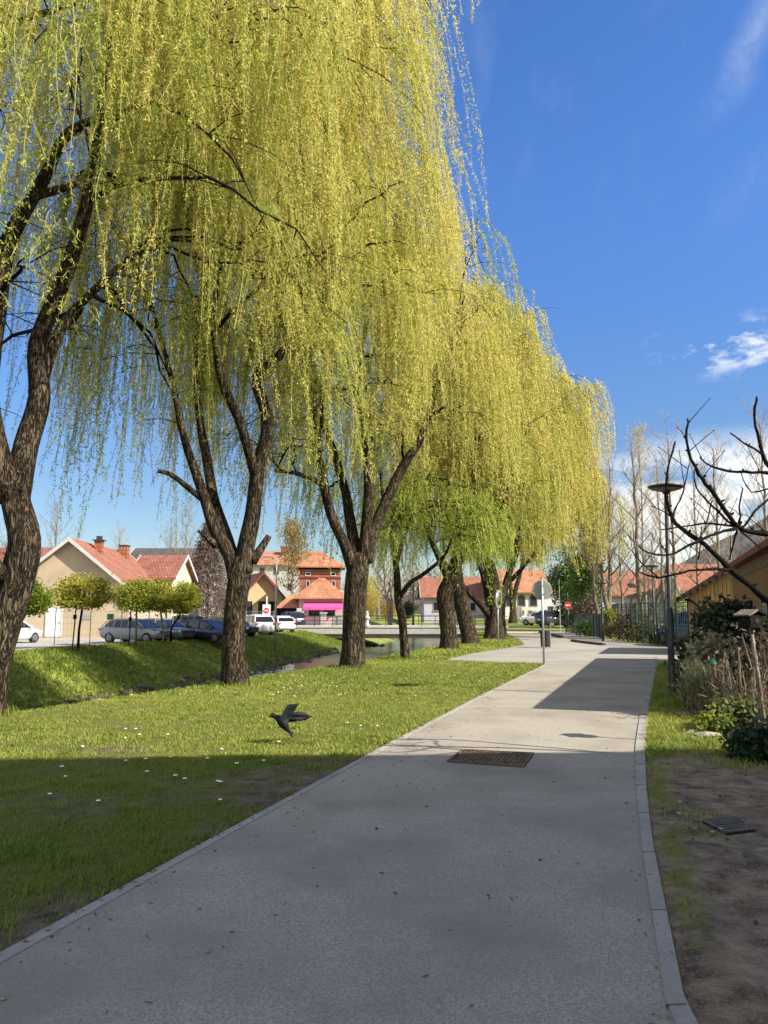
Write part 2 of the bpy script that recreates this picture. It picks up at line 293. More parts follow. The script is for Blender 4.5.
# ------------------------------------------------------------------ object helpers
def tag(o, label, cat, group=None):
    o['label'] = label; o['category'] = cat
    if group: o['group'] = group
    return o
def thing(name, label, cat, loc=(0, 0, 0), rotz=0, group=None):
    o = bpy.data.objects.new(name, None); C.objects.link(o); o.empty_display_size = 0.2
    o.location = loc; o.rotation_euler = (0, 0, rotz)
    return tag(o, label, cat, group)
def dup(root, loc, rotz=0, label=None, scale=1.0):
    r = root.copy(); C.objects.link(r); r.location = loc; r.rotation_euler = (0, 0, rotz); r.scale = (scale,) * 3
    if label: r['label'] = label
    for ch in list(root.children):
        c = ch.copy(); C.objects.link(c); c.parent = r
        for g in list(ch.children):
            d = g.copy(); C.objects.link(d); d.parent = c
    return r
class MB:
    def __init__(s): s.v = []; s.f = []; s.m = []; s.uv = {}
    def add(s, vs, fs, mi=0):
        o = len(s.v); s.v += [tuple(v) for v in vs]
        for f in fs: s.f.append(tuple(i + o for i in f)); s.m.append(mi)
    def box(s, c, d, rz=0, mi=0, rx=0, ry=0):
        Mx = Matrix.Rotation(rz, 3, 'Z') @ Matrix.Rotation(ry, 3, 'Y') @ Matrix.Rotation(rx, 3, 'X'); c = Vector(c)
        vs = [c + Mx @ Vector((x * d[0] / 2, y * d[1] / 2, z * d[2] / 2)) for x in (-1, 1) for y in (-1, 1) for z in (-1, 1)]
        s.add(vs, [(0, 1, 3, 2), (4, 6, 7, 5), (0, 4, 5, 1), (2, 3, 7, 6), (0, 2, 6, 4), (1, 5, 7, 3)], mi); return s
    def b(s, x0, x1, y0, y1, z0, z1, mi=0):
        return s.box(((x0 + x1) / 2, (y0 + y1) / 2, (z0 + z1) / 2), (x1 - x0, y1 - y0, z1 - z0), mi=mi)
    def tube(s, pts, rad, n=8, mi=0, cap=True, rough=0, seed=0):
        pts = [Vector(p) for p in pts]; k = len(pts)
        if not hasattr(rad, '__len__'): rad = [rad] * k
        rg = random.Random(seed); ph = [(rg.randint(2, 7), rg.random() * 6.28, rg.random()) for _ in range(3)]
        up = None; vs = []
        for i, p in enumerate(pts):
            t = (pts[min(i + 1, k - 1)] - pts[max(i - 1, 0)])
            t = t.normalized() if t.length > 1e-9 else Vector((0, 0, 1))
            if up is None: up = Vector((1, 0, 0)) if abs(t.x) < 0.9 else Vector((0, 1, 0))
            a = (up - t * up.dot(t)).normalized(); bb = t.cross(a); up = a
            for j in range(n):
                th = 2 * math.pi * j / n; r = rad[i]
                if rough:
                    r *= 1 + rough * sum(w * math.sin(q * th + f + 0.55 * i * (w - 0.4)) for q, f, w in ph) / 1.6 + rough * 0.25 * (rg.random() - 0.5)
                vs.append(p + (a * math.cos(th) + bb * math.sin(th)) * r)
        fs = [(i * n + j, i * n + (j + 1) % n, (i + 1) * n + (j + 1) % n, (i + 1) * n + j) for i in range(k - 1) for j in range(n)]
        if cap: fs += [tuple(range(n))[::-1], tuple((k - 1) * n + j for j in range(n))]
        s.add(vs, fs, mi); return s
    def cyl(s, c, r, h, n=16, mi=0, r2=None): 
        c = Vector(c); return s.tube([c, c + Vector((0, 0, h))], [r, r if r2 is None else r2], n, mi)
    def lathe(s, prof, n=16, mi=0, c=(0, 0, 0), axis='Z'):
        vs = []; c = Vector(c)
        for r, z in prof:
            for j in range(n):
                t = 2 * math.pi * j / n; p = (r * math.cos(t), r * math.sin(t), z)
                if axis == 'Y': p = (p[0], p[2], p[1])
                if axis == 'X': p = (p[2], p[0], p[1])
                vs.append(c + Vector(p))
        k = len(prof)
        fs = [(i * n + j, i * n + (j + 1) % n, (i + 1) * n + (j + 1) % n, (i + 1) * n + j) for i in range(k - 1) for j in range(n)]
        fs += [tuple(range(n))[::-1], tuple((k - 1) * n + j for j in range(n))]
        s.add(vs, fs, mi); return s
    def prism(s, poly, y0, y1, mi=0):        # polygon in x-z, extruded along y
        n = len(poly); vs = [(x, y0, z) for x, z in poly] + [(x, y1, z) for x, z in poly]
        s.add(vs, [tuple(range(n)), tuple(range(2 * n - 1, n - 1, -1))] + [(i, n + i, n + (i + 1) % n, (i + 1) % n) for i in range(n)], mi); return s
    def build(s, name, mats, parent=None, smooth=False, loc=None):
        me = bpy.data.meshes.new(name); me.from_pydata(s.v, [], s.f)
        if not isinstance(mats, (list, tuple)): mats = [mats]
        for m in mats: me.materials.append(m)
        me.polygons.foreach_set('material_index', s.m)
        bm = bmesh.new(); bm.from_mesh(me); bmesh.ops.recalc_face_normals(bm, faces=bm.faces)
        uvl = bm.loops.layers.uv.new('UVMap')        # metres along each face: x = level direction, y = up the face
        for f in bm.faces:
            n = f.normal; t = Vector((-n.y, n.x, 0)); t = t.normalized() if t.length > 1e-4 else Vector((1, 0, 0)); u = n.cross(t)
            for l in f.loops: l[uvl].uv = (l.vert.co.dot(t), l.vert.co.dot(u))
        bm.to_mesh(me); bm.free()
        if smooth: me.polygons.foreach_set('use_smooth', [True] * len(me.polygons))
        o = bpy.data.objects.new(name, me); C.objects.link(o)
        if parent: o.parent = parent
        if loc is not None: o.location = loc
        return o
def np_mesh(name, V, Fc, mats, parent=None, tint=None, attr='tint', loc=None, smooth=False):
    V = np.asarray(V, dtype=np.float32); Fc = np.asarray(Fc, dtype=np.int32); k = Fc.shape[1]
    me = bpy.data.meshes.new(name); me.vertices.add(len(V)); me.vertices.foreach_set('co', V.ravel())
    me.loops.add(Fc.size); me.loops.foreach_set('vertex_index', Fc.ravel())
    me.polygons.add(len(Fc)); me.polygons.foreach_set('loop_start', np.arange(0, Fc.size, k, dtype=np.int32))
    if smooth: me.polygons.foreach_set('use_smooth', np.ones(len(Fc), dtype=bool))
    me.update(calc_edges=True)
    me.materials.append(mats)
    if tint is not None:
        at = me.attributes.new(attr, 'FLOAT', 'POINT'); at.data.foreach_set('value', np.asarray(tint, dtype=np.float32))
    o = bpy.data.objects.new(name, me); C.objects.link(o)
    if parent: o.parent = parent
    if loc is not None: o.location = loc
    return o
def struct(o): o['kind'] = 'structure'; return o
def vnoise(x, y, s, seed=0):
    x = np.asarray(x, float) / s; y = np.asarray(y, float) / s
    xi = np.floor(x).astype(int); yi = np.floor(y).astype(int); fx = x - xi; fy = y - yi
    fx = fx * fx * (3 - 2 * fx); fy = fy * fy * (3 - 2 * fy)
    def h(a, b):
        n = (a * 374761393 + b * 668265263 + seed * 1442695041) & 0xffffffff
        n = ((n ^ (n >> 13)) * 1274126177) & 0xffffffff
        return ((n ^ (n >> 16)) & 0xffff) / 65535.0
    return (h(xi, yi) * (1 - fx) + h(xi + 1, yi) * fx) * (1 - fy) + (h(xi, yi + 1) * (1 - fx) + h(xi + 1, yi + 1) * fx) * fy
def fbm(x, y, s, seed=0): return 0.5 * vnoise(x, y, s, seed) + 0.3 * vnoise(x, y, s / 2.1, seed + 1) + 0.2 * vnoise(x, y, s / 4.3, seed + 2)
def unit(a): return a / np.maximum(np.linalg.norm(a, axis=-1, keepdims=True), 1e-9)
def leaves_mesh(name, P, axis, ln, wd, mat, parent, tint, rng, fold=0.0):
    n = len(P); side = unit(np.cross(axis, rng.normal(size=(n, 3))))
    ln = np.broadcast_to(ln, n)[:, None]; wd = np.broadcast_to(wd, n)[:, None]
    V = np.empty((n, 4, 3)); V[:, 0] = P; V[:, 1] = P + axis * ln * 0.45 + side * wd * 0.5; V[:, 2] = P + axis * ln; V[:, 3] = P + axis * ln * 0.45 - side * wd * 0.5
    return np_mesh(name, V.reshape(-1, 3), np.arange(n * 4).reshape(n, 4), mat, parent, np.repeat(tint, 4))

# ------------------------------------------------------------------ terrain
NY = [-40, -10, 5, 11, 16, 20, 25, 30, 36, 44, 54, 64, 72, 90, 110, 150, 400]; NX = [-22, -13, -8.8, -6.5, -4.3, -2.9, -0.8, 0.8, 2.6, 4.6, 6.4, 7.6, 8.6, 10.5, 13, 18, 50]
FY = [-40, -10, 10, 25, 37, 47, 58, 68, 80, 110, 150, 400]; FX = [-36, -28, -24, -19.5, -15.8, -12.9, -10.0, -7.4, -4.5, 0, 5, 37]
def ne(y): return np.interp(y, NY, NX)
def fe(y): return np.interp(y, FY, FX)
def wz(y): return np.interp(y, [-40, 0, 30, 46, 62, 80, 400], [-2.7, -2.6, -2.45, -2.0, -1.62, -1.5, -1.5])
def rise(y): return np.clip(np.asarray(y, float) - 65, 0, 60) * 0.018
def gz(x, y):
    x = np.asarray(x, float); y = np.asarray(y, float); xn = ne(y); xf = fe(y); zl = -0.25 + rise(y); zr = rise(y)
    bed = wz(y) - 0.22 + 0.42 * (fbm(x, y, 3.0, 5) - 0.4)
    a = np.clip((x - xf) / 5.6, 0, 1); b = np.clip((xn - x) / 3.4, 0, 1)
    sm = lambda t: t * t * (3 - 2 * t) * 0.5 + t * 0.5
    z = np.maximum(zl + (bed - zl) * sm(a), zr + (bed - zr) * sm(b))
    return np.where(x >= xn, zr, np.where(x <= xf, zl, z))
def gz1(x, y): return float(gz(x, y))

def build_ground():
    ys = np.concatenate([np.arange(-40, 0, 4), np.arange(0, 90, 0.8), np.arange(90, 200, 6), np.array([220, 260, 320, 420, 600, 900, 1500, 2500])])
    lo = np.array([2500, 1200, 600, 300, 160, 90, 60, 40, 25, 15, 8, 4, 2, 1, 0.4]); ins = np.linspace(0, 1, 36)
    ro = np.array([0.3, 0.8, 1.5, 3, 5, 8, 12, 18, 26, 40, 60, 90, 160, 300, 600, 1200, 2500])
    V = []
    for y in ys:
        xn, xf = ne(y), fe(y); xs = np.concatenate([xf - lo, xf + (xn - xf) * ins, xn + ro]); V.append(np.stack([xs, np.full_like(xs, y), gz(xs, np.full_like(xs, y))], 1))
    nc = len(V[0]); nr = len(ys); V = np.concatenate(V)
    i, j = np.meshgrid(np.arange(nr - 1), np.arange(nc - 1), indexing='ij'); a = (i * nc + j).ravel()
    return struct(np_mesh('ground', V, np.stack([a, a + 1, a + nc + 1, a + nc], 1), MT['grass'], smooth=True))
build_ground()
def sheet(name, pts, z, mat, kind=True):
    """flat polygon sheet; pts are (x, y); z number or function"""
    me = bpy.data.meshes.new(name); bm = bmesh.new()
    vs = [bm.verts.new((x, y, z(x, y) if callable(z) else z)) for x, y in pts]; f = bm.faces.new(vs)
    if f.normal.z < 0: f.normal_flip()
    bmesh.ops.triangulate(bm, faces=[f]); bm.to_mesh(me); bm.free(); me.materials.append(mat)
    o = bpy.data.objects.new(name, me); C.objects.link(o)
    return struct(o) if kind else o
def strip(name, L, Rr, z, mat, z1=None):
    """quad strip between two polylines of equal length"""
    mb = MB(); n = len(L); zf = (lambda x, y: z(x, y)) if callable(z) else (lambda x, y: z)
    if z1 is None:
        mb.add([(x, y, zf(x, y)) for x, y in L] + [(x, y, zf(x, y)) for x, y in Rr], [(i, n + i, n + i + 1, i + 1) for i in range(n - 1)])
    else:
        mb.add([(x, y, zz) for P, zz in ((L, z), (Rr, z), (Rr, z1), (L, z1)) for x, y in P],
               [(k * n + i, ((k + 1) % 4) * n + i, ((k + 1) % 4) * n + i + 1, k * n + i + 1) for k in range(4) for i in range(n - 1)] + [(0, n, 2 * n, 3 * n), (n - 1, 2 * n - 1, 3 * n - 1, 4 * n - 1)])
    return struct(mb.build(name, mat))
def resample(P, n):
    P = np.array(P, float); d = np.concatenate([[0], np.cumsum(np.linalg.norm(np.diff(P, axis=0), axis=1))]); t = np.linspace(0, d[-1], n)
    return [tuple(np.interp(q, d, P[:, k]) for k in range(P.shape[1])) for q in t]
# the water
def build_water():
    ys = np.arange(-38, 140, 3.0); L = []; Rr = []
    for y in ys: L.append((fe(y) + 2.0, y)); Rr.append((ne(y) - 0.9, y))
    return strip('river', L, Rr, lambda x, y: float(wz(y)), MT['water'])
build_water()

# the path: left and right edges traced on the ground plane, kerb stones along both
left_out = [(-2.95, 0.0)] + [G(*p) for p in [(0, 955), (100, 901), (200, 846), (300, 792), (400, 738), (480, 696), (545, 664.5)]]
left_in = [(-2.84, 0.0)] + [G(*p) for p in [(0, 966), (100, 909), (200, 852), (300, 796.5), (400, 741), (480, 698), (548, 664.5)]]
right_in = [(0.75, -0.2)] + [G(*p) for p in [(668, 1024), (659, 960), (650, 900), (641, 840), (636, 790), (635, 750), (640, 715), (646, 690), (652, 668), (655, 657)]]
right_out = [(0.86, -0.2)] + [G(*p) for p in [(689, 1024), (677, 965), (664, 900), (652, 840), (646.5, 790), (645, 750), (648, 714), (652, 690), (656.5, 668), (658.5, 657)]]
back = lambda P: [(P[0][0] - 5 * 0.33 - 0.3, P[0][1] - 14)] + P
left_out, left_in, right_in, right_out = map(back, (left_out, left_in, right_in, right_out))
LI, RI = resample(left_in, 60), resample(right_in, 60)
strip('path', LI, RI, 0.008, MT['asphalt'])
LO, RO = resample(left_out, 60), resample(right_out, 60)
strip('path_kerb', LO, LI, -0.06, MT['kerb'], 0.014)
strip('path_kerb', RI, RO, -0.06, MT['kerb'], 0.020)
# joints between kerb stones
def kerb_joints():
    mb = MB()
    for P, Q, zz in ((right_in, right_out, 0.0215),):
        ln = sum(math.dist(P[i], P[i + 1]) for i in range(len(P) - 1)); n = int(ln)
        a, b = resample(P, n), resample(Q, n)
        for i in range(n):
            p, q = Vector(a[i]), Vector(b[i]); d = q - p
            mb.box(((p.x + q.x) / 2, (p.y + q.y) / 2, zz - 0.004), (d.length * 1.02, 0.005, 0.01), math.atan2(d.y, d.x))
    struct(mb.build('kerb_joint', MT['stone']))
kerb_joints()
# crossing road and its branch toward the bridge
road_px = [(440, 661.5), (470, 654), (505, 648.5), (524, 645), (520, 640), (508, 635), (494, 630.5), (470, 628.5), (566, 628.5), (572, 632), (592, 636), (620, 641), (662, 646.5), (720, 651), (768, 655), (768, 664), (768, 669), (668, 661), (610, 665), (552, 664.3), (500, 663)]
sheet('road', [G(*p) for p in road_px], 0.004 + 0.0, MT['road'])
for i in range(6):
    a = G(509 + i * 7, 633.2); 
    mk = sheet('road_marking', [(a[0], a[1]), (a[0] + 0.42, a[1] - 0.1), (a[0] + 0.55, a[1] + 3.0), (a[0] + 0.13, a[1] + 3.1)], 0.009, MT['yellow_paint'])
mb = MB(); P = resample([G(540, 632.5), G(549, 634.5), G(562, 638)], 8)
mb.tube([(x, y, 0.05) for x, y in P], 0.12, 6); struct(mb.build('kerb_island', MT['stone']))
mb = MB(); P = resample([G(572, 641.5), G(590, 644), G(604, 645.5)], 8)
mb.tube([(x, y, 0.03) for x, y in P], 0.10, 6); struct(mb.build('kerb_island', MT['stone']))
# parking lot on the far bank
yy = np.arange(20, 104, 4.0)
sheet('parking_lot', [(fe(y) - 1.6, y) for y in yy] + [(-75, 104), (-75, 20)], lambda x, y: gz1(x, y) + 0.006, MT['lot']) if False else strip('parking_lot', [(-80, y) for y in yy], [(fe(y) - 1.4, y) for y in yy], lambda x, y: gz1(fe(y) - 3, y) + 0.006, MT['lot'])
strip('parking_kerb', [(fe(y) - 1.4, y) for y in yy], [(fe(y) - 1.22, y) for y in yy], -0.45, MT['kerb'], -0.13)

# lawn by the path and soil on the right: fine sheets with a soil attribute
def soil_left(x, y):
    e = np.interp(y, [p[1] for p in left_out], [p[0] for p in left_out]); d = e - x
    s = np.exp(-np.clip(d, 0, 99) / 0.6) * 0.55 * np.interp(y, [3, 9, 13, 20], [1, 0.8, 0.45, 0.25]) + (fbm(x, y, 1.3, 11) - 0.5) * 1.25 + np.interp(y, [2, 6, 8.5, 12], [0.40, 0.30, 0.17, 0.03])
    return np.clip(s, 0, 1)
def soil_right(x, y):
    s = np.interp(y, [3, 6.3, 8.6, 9.6, 11, 20], [1.05, 0.95, 0.66, 0.22, 0.12, 0.05]) + (fbm(x, y, 1.3, 21) - 0.5) * 0.8
    e = np.interp(y, [p[1] for p in right_out], [p[0] for p in right_out]); d = x - e
    s = s - np.exp(-((d - 0.12) / 0.16) ** 2) * 0.55 * (vnoise(x, y, 0.7, 3) > 0.35)
    return np.clip(s, 0, 1)
def verge(name, ys, xl, xr, nx, fn, h):
    V = []; S = []
    for y in ys:
        xs = np.linspace(xl(y), xr(y), nx); yy_ = np.full(nx, y); so = fn(xs, yy_)
        z = 0.004 + (fbm(xs, yy_, 0.5, 31)) * h * np.minimum(1, np.minimum(np.arange(nx), np.arange(nx)[::-1]) / 3.0)
        if name == 'soil_verge':
            dx, dy = G(728, 828); z = np.minimum(z, .006 + .05 * np.clip(np.hypot(xs - dx, yy_ - dy) - .42, 0, 1) / .4)
        V.append(np.stack([xs, yy_, z], 1)); S.append(so)
    V = np.concatenate(V); S = np.concatenate(S); nr = len(ys)
    i, j = np.meshgrid(np.arange(nr - 1), np.arange(nx - 1), indexing='ij'); a = (i * nx + j).ravel()
    return struct(np_mesh(name, V, np.stack([a, a + 1, a + nx + 1, a + nx], 1), MT['lawn_soil' if name == 'lawn' else 'soil'], tint=S, attr='soil', smooth=True))
lo_x = lambda y: float(np.interp(y, [p[1] for p in left_out], [p[0] for p in left_out])) - 0.01
ro_x = lambda y: float(np.interp(y, [p[1] for p in right_out], [p[0] for p in right_out])) + 0.01
verge('lawn', np.arange(1.5, 24, 0.12), lambda y: max(float(ne(y)) + 0.05, lo_x(y) - 8.0), lo_x, 110, soil_left, 0.03)
verge('soil_verge', np.arange(1.0, 22, 0.1), ro_x, lambda y: ro_x(y) + 5.5, 90, soil_right, 0.05)

# ------------------------------------------------------------------ grass
def blades():
    rng = np.random.default_rng(5); X = []; Y = []; H = []; Wd = []; D = []
    def scatter(n, y0, y1, xl, xr, h, w, soil=None, thr=0.55, pw=1.0, dk=1.0):
        y = y0 + (y1 - y0) * rng.random(n) ** pw; a = np.array([xl(q) for q in y]); b = np.array([xr(q) for q in y]); x = a + (b - a) * rng.random(n)
        clump = fbm(x, y, 0.35, 41); k = rng.random(n) < np.clip(clump * 1.7 - 0.15, 0.08, 1)
        if soil is not None: k &= rng.random(n) > np.clip((soil(x, y) - 0.25) / (thr - 0.25), 0, 0.97)
        x, y, clump = x[k], y[k], clump[k]; m = len(x)
        X.append(x); Y.append(y); H.append(h * (0.5 + 0.9 * rng.random(m)) * (0.6 + 0.9 * clump)); Wd.append(np.full(m, w)); 
        D.append(dk * np.clip(0.05 + 0.45 * rng.random(m) ** 1.5 + 0.55 * (fbm(x, y, 2.4, 51) - 0.35), 0, 1))
    lx = lambda y: max(float(ne(y)) - 0.3, lo_x(y) - 7.5)
    lim = lambda y: max(lx(y), -0.56 * y - 0.5)
    scatter(190000, 3.2, 8.8, lim, lo_x, 0.027, 0.0042, soil_left, 0.78, dk=.5)  # near blades tinted darker: the foreground shade is put into their colour
    scatter(130000, 8.6, 15, lim, lo_x, 0.032, 0.008, soil_left, 0.9)
    scatter(70000, 15, 27, lim, lo_x, 0.04, 0.015)
    scatter(14000, 27, 48, lambda y: float(ne(y)) - 0.3, lambda y: float(ne(y)) + 2.2, 0.07, 0.03)
    scatter(30000, 8.0, 14, ro_x, lambda y: ro_x(y) + 2.4, 0.06, 0.009, soil_right, 0.8)
    scatter(14000, 14, 24, ro_x, lambda y: ro_x(y) + 2.4, 0.06, 0.014)
    scatter(26000, 2.6, 9.0, ro_x, lambda y: ro_x(y) + 2.2, 0.022, 0.0042, soil_right, 0.62, dk=.6)  # verge blades also tinted darker where the shade lies
    scatter(60000, 26, 70, lambda y: float(fe(y)) - 0.9, lambda y: float(fe(y)) + 4.9, 0.12, 0.035, dk=.75)
    scatter(26000, 25, 62, lambda y: float(ne(y)) - 0.3, lambda y: float(ne(y)) + 7.0, 0.06, 0.025)
    for px_, py_, r_ in ((-20, 716, .34), (235, 686, .31), (352, 668, .38), (405, 660, .18), (449, 650, .42), (470, 645, .44), (494, 640, .55), (544, 663, .05), (672.5, 698, .09)):
        cx, cy = G(px_, py_); m = 420; a_ = rng.random(m) * 6.28; q = r_ + .02 + .22 * rng.random(m) ** 2
        X.append(cx + q * np.cos(a_)); Y.append(cy + q * np.sin(a_)); H.append(.05 + .08 * rng.random(m)); Wd.append(np.full(m, .004 + .0004 * cy)); D.append(.1 + .25 * rng.random(m))
    # taller weedy tufts
    for q in range(150):
        cy = 4 + 20 * rng.random(); a_, b_ = lim(cy) + .3, lo_x(cy) - .15; cx = a_ + (b_ - a_) * rng.random(); m = 60
        X.append(cx + rng.normal(size=m) * .055); Y.append(cy + rng.normal(size=m) * .055); H.append(.03 + .04 * rng.random(m)); Wd.append(np.full(m, .007)); D.append(np.full(m, .12 * rng.random()) + .1 * rng.random(m))
    for q in range(90):
        cy = 3 + 7 * rng.random(); cx = ro_x(cy) + .05 + 1.9 * rng.random() ** 1.5; m = 45
        X.append(cx + rng.normal(size=m) * .06); Y.append(cy + rng.normal(size=m) * .06); H.append(.012 + .024 * rng.random(m)); Wd.append(np.full(m, .0045)); D.append(np.full(m, .3 * rng.random()) + .2 * rng.random(m))
    x = np.concatenate(X); y = np.concatenate(Y); h = np.concatenate(H); w = np.concatenate(Wd); tn = np.concatenate(D)
    inside = np.zeros(len(x), bool); Q = [G(*p) for p in road_px]
    for (ax, ay), (bx, by) in zip(Q, Q[1:] + Q[:1]):
        c = ((ay > y) != (by > y)) & (x < (bx - ax) * (y - ay) / ((by - ay) if by != ay else 1e-9) + ax); inside ^= c
    lx_ = np.interp(y, [p[1] for p in left_out], [p[0] for p in left_out]); rx_ = np.interp(y, [p[1] for p in right_out], [p[0] for p in right_out])
    k = ~inside & ~((x > lx_ + .01) & (x < rx_ - .01) & (y < 27.5)); x, y, h, w, tn = x[k], y[k], h[k][:, None], w[k][:, None], tn[k]; n = len(x)
    P = np.stack([x, y, gz(x, y) + 0.004], 1); az = rng.random(n) * 6.283
    d = np.stack([np.cos(az), np.sin(az), np.zeros(n)], 1); s = np.stack([-np.sin(az), np.cos(az), np.zeros(n)], 1); lean = (0.2 + 0.9 * rng.random(n))[:, None]
    V = np.empty((n, 4, 3)); V[:, 0] = P - s * w; V[:, 1] = P + s * w
    V[:, 2] = P + d * h * lean + s * w * 0.25; V[:, 2, 2] += h[:, 0]; V[:, 3] = V[:, 2] - s * w * 0.5
    o = np_mesh('grass', V.reshape(-1, 3), np.arange(n * 4).reshape(n, 4), MT['blade'], tint=np.repeat(tn, 4))
    o['kind'] = 'stuff'; tag(o, 'short patchy spring grass on the lawn, verges and river bank', 'grass')
blades()
def daisies():
    rng = np.random.default_rng(9); mb = MB()
    for i in range(260):
        y = 4.2 + 15 * rng.random() ** 1.1; x = lo_x(y) - 0.3 - rng.random() ** 0.8 * min(6.5, 0.5 * y + 2); 
        if fbm(np.array([x]), np.array([y]), 1.5, 77)[0] < 0.54 or x < ne(y) + 0.2: continue
        z = 0.05 + 0.02 * rng.random(); r = 0.017 + 0.006 * rng.random()
        mb.tube([(x, y, 0), (x, y, z)], 0.0025, 3, 1)
        mb.lathe([(r * 0.3, z), (r, z + 0.004), (r * 0.8, z + 0.009)], 7, 0, (x, y, 0)); mb.lathe([(r * 0.35, z + 0.0092), (r * 0.25, z + 0.014)], 6, 2, (x, y, 0))
    o = mb.build('daisies', [MT['white_paint'], MT['leaf_olive'], MT['yellow_paint']]); o['kind'] = 'stuff'; tag(o, 'tiny white daisies dotted over the lawn', 'daisies')
daisies()
def debris():
    rng = np.random.default_rng(19); mb = MB()
    for i in range(420):
        if i < 260: y = 2.6 + 6 * rng.random(); x = ro_x(y) + 0.05 + 2.4 * rng.random()
        else: y = 3 + 12 * rng.random(); a = lo_x(y) + 0.15; b = ro_x(y) - 0.2; x = a + (b - a) * rng.random()
        r = (0.006 + 0.016 * rng.random() ** 3) * (1 if i < 260 else 0.6); a = rng.random() * 3
        mb.lathe([(r * 0.6, -r * 0.2), (r, r * 0.25), (r * 0.55, r * 0.7)], 5, i % 2, (x, y, 0.012 if i >= 260 else 0.03))
    o = mb.build('pebbles', [MT['gravel'], MT['stone']]); o['kind'] = 'stuff'; tag(o, 'small loose pebbles on the soil and the path', 'pebbles')
debris()
def litter():
    rng = np.random.default_rng(29); P = []; n = 0
    while n < 950:
        y = 3.0 + 22 * rng.random() ** 1.3; lx_, rx_ = lo_x(y), ro_x(y)
        q = rng.random(); x = lx_ + (rx_ - lx_) * (q ** 5 if n % 5 else 1 - .06 * q) + .02 if n % 3 else lx_ - 3 * rng.random() ** 1.5
        P.append((x, y, .018 if x > lx_ else .035)); n += 1
    for q in range(260):
        y = 2.6 + 7 * rng.random(); P.append((ro_x(y) + .03 + 2.4 * rng.random(), y, .052))
    P = np.array(P); n = len(P); ax = unit(np.stack([rng.normal(size=n), rng.normal(size=n), .12 * rng.random(n)], 1))
    o = leaves_mesh('litter', P, ax, .022 + .03 * rng.random(n), .006 + .008 * rng.random(n), MT['leaf_dead'], None, rng.random(n), rng); o['kind'] = 'stuff'; tag(o, 'fallen catkins and leaf scraps on the path and lawn', 'litter')
litter()
def riprap():
    rng = np.random.default_rng(4); mb = MB()
    for i in range(1000):
        y = 20 + 54 * rng.random() ** 1.3; a = 4.2 + 1.9 * rng.random(); x = fe(y) + a; z = gz1(x, y); r = 0.10 + 0.20 * rng.random()
        q = [Vector(rng.normal(size=3)).normalized() * r * (0.75 + 0.5 * rng.random()) for _ in range(9)]
        bm = bmesh.new(); [bm.verts.new(v) for v in q]; bmesh.ops.convex_hull(bm, input=bm.verts); bm.verts.ensure_lookup_table(); bm.verts.index_update()
        vs = [(v.co.x + x, v.co.y + y, v.co.z * 0.7 + z + 0.02) for v in bm.verts]; mb.add(vs, [tuple(v.index for v in f.verts) for f in bm.faces], int(rng.random() < 0.06)); bm.free()
    o = mb.build('bank_stones', [MT['stone'], MT['gravel']]); o['kind'] = 'stuff'; tag(o, 'rough brown stones lining the foot of the far river bank', 'stones')
riprap()

# ------------------------------------------------------------------ trees
def smooth_line(P, step):
    """Catmull-Rom through (x,y,z,r) rows, resampled about every `step` metres"""
    P = np.array(P, float); out = []
    for i in range(len(P) - 1):
        p0, p1, p2, p3 = P[max(i - 1, 0)], P[i], P[i + 1], P[min(i + 2, len(P) - 1)]
        n = max(2, int(np.linalg.norm(p2[:3] - p1[:3]) / step))
        for k in range(n):
            t = k / n; out.append(0.5 * ((2 * p1) + (-p0 + p2) * t + (2 * p0 - 5 * p1 + 4 * p2 - p3) * t * t + (-p0 + 3 * p1 - 3 * p2 + p3) * t ** 3))
    out.append(P[-1]); out = np.array(out); out[:, 3] = np.maximum(out[:, 3], 0.006); return out
def flare(L, h=0.5, k=0.26):
    z0 = L[0][2]
    for p in L: p[3] *= 1 + k * math.exp(-max(p[2] - z0, 0) / h * 2.2)
    return L
